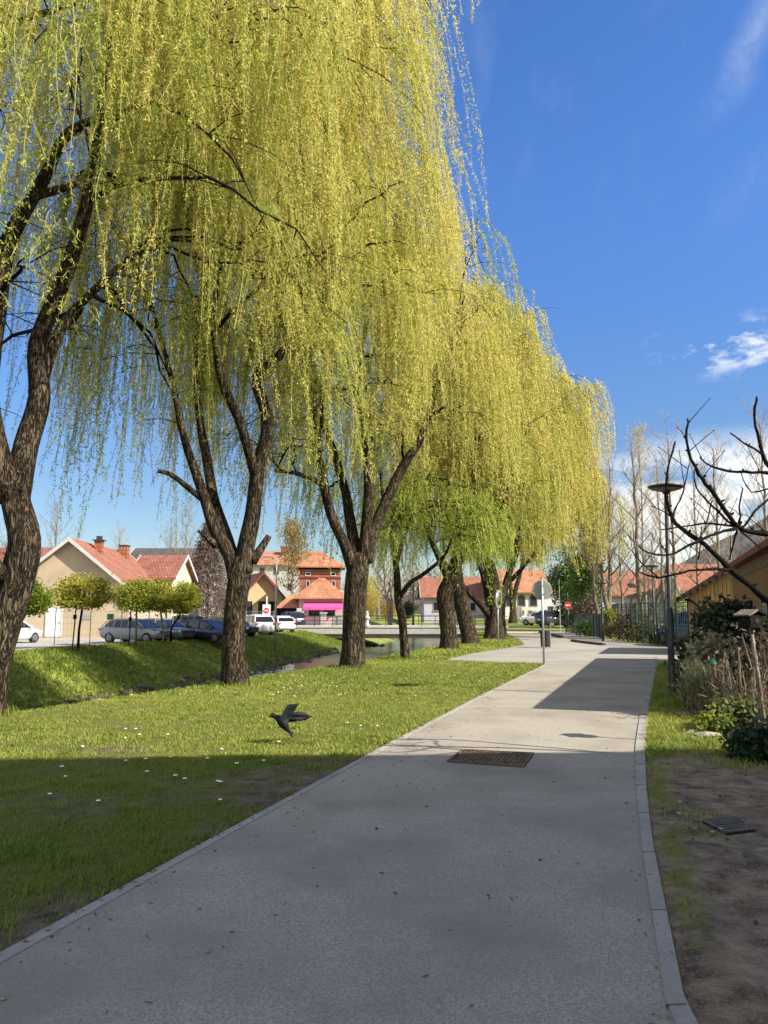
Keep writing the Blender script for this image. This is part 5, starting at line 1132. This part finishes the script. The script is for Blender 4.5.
# ------------------------------------------------------------------ lamp posts, signs, fences
def lamp(label, loc, H, lean=0):
    root = thing('street_lamp', label, 'street lamp', loc, 0, 'black lamp posts with flat disc heads'); mb = MB()
    mb.lathe([(.085, -.05), (.085, .02), (.062, .03), (.062, 1.6), (.042, 1.68), (.038, H - .12)], 14); po = mb.build('pole', MT['black_metal'], root, True)
    MB().box((0, -.062, .8), (.075, .012, .34)).build('hatch', MT['iron'], po)
    hd = MB(); hd.lathe([(.05, H - .14), (.09, H - .08), (.30, H - .03), (.335, H - .005), (.335, H + .015), (.20, H + .045), (.02, H + .055)], 26); ho = hd.build('lamp_head', MT['black_metal'], root, True)
    di = MB(); di.lathe([(.10, H - .085), (.28, H - .040), (.27, H - .045), (.10, H - .092)], 24); di.build('diffuser', MT['soffit'], ho)
    root.rotation_euler = (0, lean, 0); return root
x, y = G(672.5, 698); lamp('near black lamp post with a flat disc head at the right edge of the path', (x, y, 0), A(672, 487, y).z, R(.9))
x, y = G(655.5, 644); lamp('far black lamp post behind the fence, smaller in the view', (x, y, 0), A(655, 566, y).z)
x, y = G(603, 641); lamp('thin lamp post beside the lime yellow shrub', (x, y, 0), A(603, 583, y).z)
x, y = G(276, 639, -.3); mb = MB(); zt = A(276, 546, y).z + .4; x = A(276, 600, y).x
root = thing('street_light', 'tall thin grey street light on the far bank left of the pink shop', 'street light', (x, y, gz1(x, y))); mb.tube([(0, 0, -.2), (0, 0, zt)], [.085, .045], 10); mb.tube([(0, 0, zt - .02), (-.7, .2, zt + .06)], .03, 6); mb.build('pole', MT['grey_metal'], root, True)
MB().box((-.85, .24, zt + .06), (.5, .18, .09), rz=-.28).build('lamp_head', MT['grey_metal'], root); MB().box((.13, 0, 1.9), (.16, .2, .34)).build('switch_box', MT['white_paint'], root)
x, y = G(559.5, 626); x2 = A(559.5, 600, 63).x; mb = MB(); mb.tube([(0, 0, -.1), (0, 0, 4.2)], [.045, .03], 8); small('grey_pole', 'thin plain grey pole right of the dark parked car', 'pole', mb, 'grey_metal', (x2, 63, 0))
def disc_sign(label, px, base_py, top_py, dia, face_az, face='sign_back', bar=False):
    x, y = G(px, base_py); root = thing('road_sign', label, 'road sign', (x, y, 0), face_az, 'round road signs'); zt = A(px, top_py, y).z; r = dia / 2
    mb = MB(); mb.tube([(0, 0, -.1), (0, 0, zt + .02)], .035, 10); mb.build('pole', MT['grey_metal'], root, True)
    d = MB(); d.lathe([(r - .01, .05), (r, .055), (r, .068), (r - .01, .072)], 30, 0, (0, 0, zt - r), 'Y'); do = d.build('disc', MT['sign_back'], root)      # back toward -y
    fc = MB(); fc.lathe([(r * .96, .0725), (r * .95, .0755)], 30, 0, (0, 0, zt - r), 'Y'); fo = fc.build('face', MT['sign_red'], do)
    if bar: MB().b(-r * .68, r * .68, .0756, .079, zt - r - r * .17, zt - r + r * .17).build('white_bar', MT['white_paint'], do)
    br = MB(); br.b(-.05, .05, -.04, .05, zt - r * 1.5, zt - r * 1.4).b(-.05, .05, -.04, .05, zt - r * .6, zt - r * .5); br.build('bracket', MT['grey_metal'], root)
    return root
disc_sign('grey back of a round road sign on a pole at the end of the lawn', 544, 663, 580, .63, R(-5), bar=True)
disc_sign('red no entry sign with a white bar beside the green fence', 569, 630, 601.5, .68, R(178), bar=True)
# red sign on the white board by the restaurant
x = A(266.5, 612, 84).x; root = thing('sign_board', 'white post with a red round sign in front of the restaurant', 'sign', (x, 84, gz1(x, 84)))
MB().b(-.42, .42, -.04, .04, 1.15, 2.3).build('board', MT['white_paint'], root); MB().tube([(0, 0, -.1), (0, 0, 3.2)], .06, 8).build('post', MT['white_paint'], root); mb = MB(); mb.lathe([(.30, -.06), (.30, -.085)], 20, 0, (0, 0, 1.65), 'Y'); so = mb.build('red_disc', MT['sign_red'], root); MB().b(-.20, .20, -.092, -.086, 1.60, 1.70).build('bar', MT['white_paint'], so)
# traffic mirror
x, y = G(498.5, 647.5); root = thing('traffic_mirror', 'round traffic mirror on a thin pole at the edge of the lawn', 'traffic mirror', (x, y, 0)); zt = A(498, 590, y).z
MB().tube([(0, 0, -.1), (0, 0, zt - .25)], .03, 8).build('pole', MT['grey_metal'], root, True)
mi = MB(); mi.lathe([(.40, -.05), (.42, -.03), (.42, .0), (.36, .03)], 26, 0, (0, 0, 0), 'Y'); mo = mi.build('mirror_frame', MT['sign_back'], root); mo.location = (.02, -.06, zt - .42); mo.rotation_euler = (R(4), 0, R(62))
mg = MB(); mg.lathe([(.355, -.051), (.30, -.068), (.16, -.085), (.03, -.09)], 26, 0, (0, 0, 0), 'Y'); mg.build('mirror_glass', MT['mirror'], mo, True)
# litter bin
x, y = G(545.5, 648); mb = MB(); mb.lathe([(.19, .05), (.21, .08), (.22, .72), (.235, .74), (.235, .78), (.19, .79), (.18, .6)], 18); root = thing('litter_bin', 'dark round litter bin behind the pole of the road sign', 'bin', (x, y, 0)); mb.build('body', MT['iron'], root, True); MB().tube([(.24, .05, -.05), (.24, .05, 1.0)], .025, 6).build('post', MT['grey_metal'], root)
# bench-like wooden rail next to it
# wire fence on the far bank
def wire_fence(label, P, H, post_every, mat, name='wire_fence', wires=8, vert=.25, wr=.006, pr=.03, group=None, bent=(), zf=None, top=True):
    P = [Vector((a, b, 0)) for a, b in P]; root = thing(name, label, 'fence', (P[0].x, P[0].y, 0), 0, group); o = P[0]
    mesh = MB(); Q = resample([(p.x, p.y) for p in P], max(2, int(sum((P[i + 1] - P[i]).length for i in range(len(P) - 1)) / post_every) + 1)); zf = zf or gz1
    T = [Vector((a - o.x, b - o.y, zf(a, b))) for a, b in Q]
    for i, t in enumerate(T):
        pm = MB(); pts = [t + Vector((0, 0, -.2)), t + Vector((0, 0, H + .05))]
        if i in bent: pts = [t + Vector((0, 0, -.2)), t + Vector((0, 0, H)), t + Vector((.06, 0, H + .22)), t + Vector((.20, .0, H + .42)), t + Vector((.38, 0, H + .55))]
        pm.tube(pts, pr, 7); pm.build('post', MT[mat], root)
    for a, b in zip(T[:-1], T[1:]):
        for k in range(wires): z = .08 + (H - .1) * k / (wires - 1); mesh.tube([a + Vector((0, 0, z)), b + Vector((0, 0, z))], wr * (1.8 if k in (0, wires - 1) and top else 1), 4)
        n = int((b - a).length / vert)
        for k in range(1, n): c = a.lerp(b, k / n); mesh.tube([c + Vector((0, 0, .08)), c + Vector((0, 0, H - .02))], wr, 3, 0, False)
    mesh.build('wire_mesh', MT[mat], root); return root
fy = np.arange(28, 66, 2.6)
wf = wire_fence('tall thin wire mesh fence along the top of the far bank', [(float(fe(y)) - .8, y) for y in fy], 1.9, 2.6, 'grey_metal', vert=.3, wires=7, wr=.0035, pr=.026)
x = A(111, 612, 39.6).x; tag(MB().box((0, 0, 0), (.34, .02, .30)).build('notice', MT['sign_green'], loc=(x, 39.55, 1.35)), 'small green notice hanging on the wire fence', 'notice')
wire_fence('tall dark fence with bent post tops along the far side of the road', [G(619, 639.5), G(640, 643), G(664, 646), G(690, 648.5)], 2.05, 1.05, 'green_metal', name='mesh_fence', wires=12, vert=.16, wr=.008, pr=.045, bent=(3, 5, 7, 8), zf=lambda a, b: 0)
wire_fence('low green mesh fence beside the no entry sign', [G(566, 633), G(584, 634.5), G(604, 640)], 1.45, 1.5, 'green_metal', name='mesh_fence', wires=16, vert=.11, wr=.012, pr=.04, zf=lambda a, b: 0)
def reeds():
    rng = np.random.default_rng(33)
    for k, (px, Y, w, h, lab, mat, sd) in enumerate(((632, 42.5, 1.5, 1.6, 'dark tangled hedge behind the bent post fence', 'leaf_dead', 1), (663, 40.5, 1.6, 1.1, 'low green undergrowth behind the right part of the tall fence', 'leaf_olive', 2), (594, 51, 1.3, 1.0, 'dark green hedge behind the low mesh fence', 'leaf_conifer', 3), (682, 39.5, .9, .8, 'low brown undergrowth left of the blue car', 'leaf_dead', 4))):
        p = A(px, 612, Y); plant('hedge', lab, 'hedge', (p.x, Y, 0), blob(rng, 40, (w, .5, h / 2), (0, 0, h / 2), .05), .18, 3200, (.12, .07), mat, 200 + sd, .25, 1, 26)
reeds()

# ------------------------------------------------------------------ the garden edge on the right
g = np.random.default_rng(8)
def at(px, Y): return A(px, 612, Y).x
x = at(727, 12.9)
plant('ivy_hedge', 'dark glossy ivy mound on the old garden fence in front of the yellow shed', 'ivy', (x, 12.9, 0), blob(g, 110, (.52, .34, .46), (0, 0, 1.22), .3) + blob(g, 90, (.30, .3, .55), (-.42, .05, .62), .05), .10, 13000, (.085, .07), 'leaf_ivy', 301, .35, 1, 26, smat='twig')
x = at(719, 12.45)
plant('variegated_shrub', 'sunlit pale leaved shrub hanging over the rusty post', 'shrub', (x, 12.45, 0), blob(g, 46, (.46, .25, .34), (0, 0, .88), .3), .09, 1900, (.075, .055), 'leaf_pale', 302, .6, 1, 22)
x = at(712, 11.7)
plant('grassy_shrub', 'tuft of fine olive stems behind the rusty post', 'shrub', (x, 12.05, 0), blob(g, 40, (.30, .22, .38), (0, 0, .42), .05), .07, 2600, (.17, .012), 'leaf_pale', 303, .35, 1, 30, up=1.6)
x = at(741, 11.3)
plant('dry_shrub', 'dry brown twiggy shrub beside the white pole of the bird house', 'shrub', (x, 11.3, 0), blob(g, 40, (.40, .3, .55), (0, 0, .72), .05), .10, 330, (.07, .035), 'leaf_dead', 304, .5, 1, 100, smat='twig_pale')
x = at(764, 11.6)
plant('dry_shrub', 'tangle of pale dry stems behind the bird house pole at the right edge', 'shrub', (x + .15, 11.6, 0), blob(g, 60, (.5, .4, .8), (0, 0, .95), .05), .12, 420, (.08, .035), 'leaf_dead', 305, .8, 1, 110, smat='twig')
x = at(735, 10.6)
plant('leafy_plant', 'low olive green plant under the dry twiggy shrub', 'plant', (x, 10.6, 0), blob(g, 34, (.40, .3, .18), (0, 0, .2), .02), .07, 1500, (.09, .05), 'leaf_olive', 306, .5, 1, 16)
x = at(708, 10.4)
plant('leafy_plant', 'small bright green plant by the pale stones at the lawn edge', 'plant', (x, 10.4, 0), blob(g, 22, (.22, .2, .10), (0, 0, .1), .01), .06, 900, (.08, .045), 'leaf_lime', 307, .2, 1, 8)
x = at(765, 8.55)
plant('laurel_bush', 'low dark green laurel bush in the shade at the right edge', 'shrub', (x - .02, 8.55, 0), blob(g, 60, (.44, .34, .15), (.03, 0, .14), .03), .07, 2600, (.10, .05), 'leaf_dark', 308, .5, 1, 18)
x = at(768, 9.6)
plant('leafy_plant', 'dark green leafy plant at the foot of the bird house pole', 'plant', (x + .12, 9.5, 0), blob(g, 34, (.36, .26, .14), (0, 0, .15), .02), .08, 1800, (.09, .05), 'leaf_olive', 309, .25, 1, 12)
# bird house on its pale pole
b = G(767, 749); t = A(750.5, 627, b[1] + .05); root = thing('bird_house', 'weathered wooden bird house on a leaning pale birch pole', 'bird house', (b[0], b[1], 0)); L0 = Vector((b[0], b[1], 0)); tl = t - L0
MB().tube([(0, 0, -.1), tuple(tl * .5 + Vector((.012, 0, 0))), tuple(tl)], [.03, .027, .024], 9, 0, True, .06, 4).build('pole', MT['bark_pale'], root, True)
MB().box(tuple(tl + Vector((0, 0, .07))), (.19, .20, .15), rz=.35).build('box', MT['bark_dark'], root)
rf = MB(); rf.box(tuple(tl + Vector((-.058, -.022, .172))), (.16, .25, .018), rz=.35, ry=-.42); rf.build('roof_panel', MT['wood'], root)
rf = MB(); rf.box(tuple(tl + Vector((.078, .028, .170))), (.16, .25, .018), rz=.35, ry=.42); rf.build('roof_panel', MT['bark_dark'], root)
hm = MB(); hm.lathe([(.032, -.004), (.032, .004)], 14, 0, (0, 0, 0), 'Y'); ho = hm.build('entrance_hole', MT['black_metal'], root); ho.location = tl + Vector((.036, -.097, .08)); ho.rotation_euler = (0, 0, .35)
b = G(717, 720); t = A(713.5, 664, b[1]); tl = t - Vector((b[0], b[1], 0)); root = thing('rusty_post', 'thin rusty iron post with a green plastic cap', 'post', (b[0], b[1], 0)); MB().tube([(0, 0, -.1), tuple(tl)], .036, 8).build('post', MT['rust'], root); MB().tube([tuple(tl), tuple(tl + Vector((0, 0, .07)))], [.042, .036], 8).build('cap', MT['sign_green'], root)
b = G(688.5, 713); small('wooden_stake', 'short reddish wooden stake at the edge of the grass', 'stake', MB().tube([(0, 0, -.05), (.0, 0, .24)], .028, 6), 'rust', (b[0], b[1], 0))
b = G(700, 713); mb = MB(); mb.tube([(0, 0, .02), (-.125, .02, .22)], .012, 5); small('broken_lath', 'thin pale lath leaning on the short reddish stake', 'lath', mb, 'wood', (b[0], b[1], 0))
def stone(px, py, r, label, seed, sq=.6):
    rng = np.random.default_rng(seed); x, y = G(px, py); bm = bmesh.new(); [bm.verts.new(Vector(v) * r * (.8 + .4 * rng.random())) for v in unit(rng.normal(size=(16, 3)))]
    bmesh.ops.convex_hull(bm, input=bm.verts); bm.verts.index_update(); mb = MB(); mb.add([(v.co.x * 1.5, v.co.y, v.co.z * sq) for v in bm.verts], [tuple(v.index for v in f.verts) for f in bm.faces]); bm.free()
    tag(mb.build('stone', MT['gravel'], loc=(x, y, r * .3)), label, 'stone')
stone(685, 716, .10, 'flat pale stone at the foot of the short reddish stake', 1, .4)
stone(699, 716, .09, 'white grey stone beside the leaning lath', 2); stone(709, 738, .13, 'broad flat grey stone among the low plants', 3, .35); stone(694, 735, .09, 'small grey stone at the lawn edge, left of the broad flat stone', 4, .5)
# leafless fruit tree: trunk beyond the right edge, its shoots reach over the view
def fruit_tree():
    Yt = 8.0; root = thing('fruit_tree', 'leafless fruit tree with dark knobbly shoots reaching in from the right', 'tree', (4.75, Yt, -.05)); o = Vector((4.75, Yt, -.05)); tr = MB()
    def w(px, py, dy=0): return A(px, py, Yt + dy) - o
    fork = Vector((.02, .05, 1.35)); tr.tube([tuple(p) for p in (Vector((0, 0, 0)), Vector((.03, .02, .7)), fork, Vector((.05, .0, 1.9)))], [.12, .095, .085, .05], 12, 0, True, .06, 3)
    rng = random.Random(5); K = .011
    br = [([fork, w(800, 622), w(768, 601), w(729, 568), w(704, 545, .1), (w(683, 530, .15)), w(672, 517, .2), w(667, 499, .2), w(667, 474, .2), w(675, 441, .25)], .042, .010),
          ([Vector((.05, 0, 1.85)), w(800, 540), w(768, 534), w(739, 527), w(716, 497, -.1), w(699, 474, -.15), w(691, 459, -.2), w(686.5, 438, -.2), w(688, 418, -.2)], .036, .011),
          ([w(739, 527), w(732, 526), w(706, 523, .1), w(681, 527, .2), w(661, 530, .3)], .016, .006), ([w(735, 524), w(729, 522), w(709, 502, -.1), w(696, 487, -.2), w(694, 470, -.2)], .015, .007),
          ([w(739, 527), w(740, 515), w(739, 507), w(743, 489)], .014, .009), ([w(739, 527), w(744, 526), w(754.5, 512, .1), w(768, 499, .2), w(785, 480, .2)], .018, .010),
          ([w(739, 528), w(742, 532), w(757, 545, -.1), w(768, 553, -.1)], .012, .006), ([w(738, 530), w(733, 545, .1), w(730, 560, .2)], .012, .006),
          ([w(738, 528), w(724, 531, -.1), w(709, 536, -.2), w(689, 545, -.2), w(668, 555, -.2), w(648, 553, -.2), w(638, 544, -.2)], .020, .007),
          ([w(731, 570), w(715, 569, -.1), w(696, 570, -.2), w(675, 574, -.3), w(658, 578, -.3), w(638, 572, -.3)], .018, .007), ([w(699, 560, -.1), w(700, 545, -.1), w(701, 526, -.1)], .010, .006),
          ([w(672, 517, .2), w(662, 511, .2), w(651, 506, .2)], .009, .005), ([w(672, 516, .2), w(680, 498, .1), w(686, 478, .1), w(690, 462, .1)], .010, .006),
          ([Vector((.05, 0, 1.85)), w(812, 500, .2), w(790, 474, .2), w(768, 473, .2), w(738, 472, .2), w(721.5, 470, .2), w(706, 464, .2), w(700, 457, .2)], .030, .008),
          ([w(790, 474, .2), w(768, 466, .1), w(762, 449, .1), w(756, 426, .1), w(754.5, 408, .1), w(757, 397, .1)], .024, .012), ([w(764, 456, .1), w(755, 449), w(744, 443, -.1), w(735, 436, -.1), w(730, 433, -.1)], .014, .007),
          ([w(768, 488, .1), w(752, 492), w(744, 480), w(741, 470)], .010, .005), ([w(712, 500, -.1), w(704, 530), w(690, 548)], .008, .005), ([w(658, 578, -.3), w(648, 568, -.3), w(640, 562, -.3)], .007, .004), ([w(668, 555, -.2), w(661, 545, -.2), w(659, 538, -.2)], .007, .004)]
    tw = MB(); 
    for P, r0, r1 in br:
        S = smooth_line([[*p, r0 + (r1 - r0) * i / (len(P) - 1)] for i, p in enumerate(P)], .07)
        S = [list(s[:3] + np.array([rng.gauss(0, .004) for _ in range(3)])) + [s[3]] for s in S]
        tw.tube([tuple(s[:3]) for s in S], [s[3] * .92 * rng.uniform(.85, 1.18) for s in S], 7, 0, True)
        for s in S[len(S) // 3::2]:
            if rng.random() < .30:
                a = rng.random() * 6.28; d = Vector((math.cos(a), .5 * math.sin(a), .55 + .5 * rng.random())).normalized(); ln = rng.uniform(.10, .42); q = Vector(s[:3]); e1 = q + d * ln * .5 + Vector((0, 0, .02)); e2 = q + d * ln + Vector((0, 0, .12 * ln)); tw.tube([tuple(q), tuple(e1), tuple(e2)], [.0055, .0045, .0032], 5); tw.tube([tuple(e2), tuple(e2 + d * .012), tuple(e2 + d * .022)], [.004, .006, .002], 5)
            a = rng.random() * 6.28; q = Vector(s[:3]); d = Vector((math.cos(a), .4 * math.sin(a), .6)).normalized(); tw.tube([tuple(q), tuple(q + d * s[3] * 1.9), tuple(q + d * s[3] * 2.7)], [s[3] * .5, s[3] * .55, s[3] * .15], 5)
    tr.build('trunk', MT['bark_dark'], root, True); tw.build('branches', MT['bark_dark'], root, True)
fruit_tree()

# ------------------------------------------------------------------ covers in the ground
def bil(Q, u, v):
    a, b, c, d = [Vector((*q, 0)) for q in Q]; return a.lerp(b, u).lerp(d.lerp(c, u), v)
def cover(name, label, px, z, nu, nv, mats, gap=.16, rise_=.006, slot=False):
    Q = [G(*p) for p in px]; o = bil(Q, .5, .5); root = thing(name, label, 'drain cover', (o.x, o.y, 0)); Q = [(q[0] - o.x, q[1] - o.y) for q in Q]
    f = MB(); e = .035
    def quadbox(mb, u0, u1, v0, v1, za, zb):
        c = [bil(Q, u, v) for u, v in ((u0, v0), (u1, v0), (u1, v1), (u0, v1))]; mb.add([(p.x, p.y, za) for p in c] + [(p.x, p.y, zb) for p in c], [(3, 2, 1, 0), (4, 5, 6, 7), (0, 1, 5, 4), (1, 2, 6, 5), (2, 3, 7, 6), (3, 0, 4, 7)])
    pl = MB(); quadbox(pl, 0, 1, 0, 1, -.03, z); pl.build('plate', MT[mats[0]], root)
    for u0, u1, v0, v1 in ((0, 1, 0, e), (0, 1, 1 - e, 1), (0, e, e, 1 - e), (1 - e, 1, e, 1 - e)): quadbox(f, u0, u1, v0, v1, z + .001, z + rise_ + .004)
    f.build('frame', MT[mats[1]], root); s = MB()
    for i in range(nu):
        for j in range(nv):
            u0 = e + .01 + (1 - 2 * e - .02) * i / nu; v0 = e + .01 + (1 - 2 * e - .02) * j / nv; du = (1 - 2 * e) / nu; dv = (1 - 2 * e) / nv
            if slot: quadbox(s, u0 + du * .28, u0 + du * .66, e + .002, 1 - e - .002, z + .001, z + rise_); continue
            quadbox(s, u0 + du * gap, u0 + du * (1 - gap * .3), v0 + dv * gap, v0 + dv * (1 - gap * .3), z + .001, z + rise_ * (1 if (i + j) % 2 or slot else .5))
    s.build('bars' if slot else 'studs', MT[mats[1]], root); return root
cover('manhole_cover', 'rusty rectangular manhole cover with a studded grid, set in the path', [(447, 763), (524, 768.5), (534, 755), (462, 751.5)], .014, 16, 11, ('black_metal', 'rust'), gap=.26, rise_=.012)
cover('drain_grate', 'dark slotted drain grate lying in the bare soil', [(701, 823.5), (727, 836.5), (755.5, 833), (737, 820)], .026, 6, 1, ('tyre', 'grate_metal'), gap=.45, rise_=.005, slot=True)

# ------------------------------------------------------------------ the pigeon
def pigeon():
    loc = A(283, 723, 9.5); V = []; mb = MB()
    spine = [(-.172, 0, .070, .003), (-.160, 0, .076, .007), (-.148, 0, .084, .019), (-.128, 0, .089, .027), (-.105, 0, .080, .026), (-.080, 0, .068, .030), (-.045, 0, .045, .046), (-.012, 0, .008, .054), (.022, 0, -.034, .045), (.050, 0, -.070, .030), (.072, 0, -.096, .020), (.085, 0, -.112, .014)]
    S = smooth_line(spine, .006); mb.tube([tuple(s[:3]) for s in S], [max(.002, s[3]) for s in S], 14, 1)
    def wing(poly, root_y, tip_y, mi, xr, xt, th=.007):
        n = len(poly); vs = []
        for s in (-1, 1):
            for x, z in poly:
                t = max(0, min(1, ((x - xr[0]) * (xt[0] - xr[0]) + (z - xr[1]) * (xt[1] - xr[1])) / ((xt[0] - xr[0]) ** 2 + (xt[1] - xr[1]) ** 2))); vs.append((x, root_y + (tip_y - root_y) * t + .03 * math.sin(t * 3.1) + s * th * (1 - .7 * t), z))
        mb.add(vs, [tuple(range(n)), tuple(range(2 * n - 1, n - 1, -1))] + [(i, (i + 1) % n, n + (i + 1) % n, n + i) for i in range(n)], mi)
    wing([(-.045, .058), (-.005, .115), (.025, .175), (.062, .222), (.10, .232), (.21, .247), (.185, .222), (.19, .215), (.160, .195), (.163, .187), (.138, .165), (.142, .155), (.118, .130), (.118, .115), (.098, .085), (.09, .06), (.065, .03), (.035, .0), (.0, -.01)], -.03, -.16, 0, (-.02, .04), (.2, .245))
    wing([(.02, .07), (.06, .105), (.115, .117), (.18, .118), (.25, .098), (.338, .058), (.315, .044), (.305, .046), (.285, .026), (.275, .028), (.25, .010), (.235, .014), (.20, .006), (.15, .012), (.12, .003), (.085, .004), (.05, .0), (.03, .02)], .03, .14, 1, (.04, .05), (.33, .06))
    for k in range(9):      # flight feathers of the two wings, overlapping fans
        t = k / 8
        a_, b_ = Vector((.06 + .10 * t, .075 - .09 * t, .045 + .005 * t)), Vector((.338 - .20 * t, .075 + .065 * (1 - t), .060 - .062 * t)); d = (b_ - a_).normalized(); w_ = Vector((-d.z, 0, d.x)) * .011
        mb.add([tuple(v - Vector((0, .004 + .0012 * k, 0))) for v in (a_ - w_, a_ + w_, a_.lerp(b_, .8) + w_, b_ + Vector((.004, 0, 0)), a_.lerp(b_, .8) - w_)], [(0, 1, 2, 3, 4)], 1 if k % 2 else 3)
        a_, b_ = Vector((.075 - .02 * t, -.115 + .05 * t, .19 - .13 * t)), Vector((.212 - .11 * t, -.165 + .075 * t, .246 - .16 * t)); d = (b_ - a_).normalized(); w_ = Vector((-d.z, 0, d.x)) * .010
        mb.add([tuple(v - Vector((0, .004 + .0012 * k, 0))) for v in (a_ - w_, a_ + w_, a_.lerp(b_, .8) + w_, b_ + Vector((.004, 0, 0)), a_.lerp(b_, .8) - w_)], [(0, 1, 2, 3, 4)], 3 if k % 2 else 0)
    for k in range(6):
        a = (k - 2.5) * .085; q = Vector((.118 + .02 * abs(a), (k - 2.5) * .014, -.142 + .01 * k - .025)); mb.tube([(.07, (k - 2.5) * .004, -.094), tuple((Vector((.07, 0, -.094)) + q) / 2), tuple(q)], [.009, .012, .008], 5, 1)
    mb.tube([(-.035, -.02, -.035), (-.058, -.022, -.062), (-.065, -.022, -.078)], [.008, .005, .004], 6, 2)
    for a in (-.02, 0, .02): mb.tube([(-.063, -.022, -.074), (-.078, -.022 + a, -.082)], [.003, .002], 4, 2)
    for s in (-1, 1): mb.lathe([(.001, s * .024), (.0045, s * .0262), (.001, s * .0285)], 8, 2, (-.136, 0, .093), 'Y')
    o = mb.build('pigeon', [MT['bird_grey'], MT['bird_dark'], MT['bird_leg'], MT['bird_mid']], loc=loc, smooth=False); tag(o, 'dark grey pigeon flying low over the lawn with one wing raised', 'bird')
pigeon()
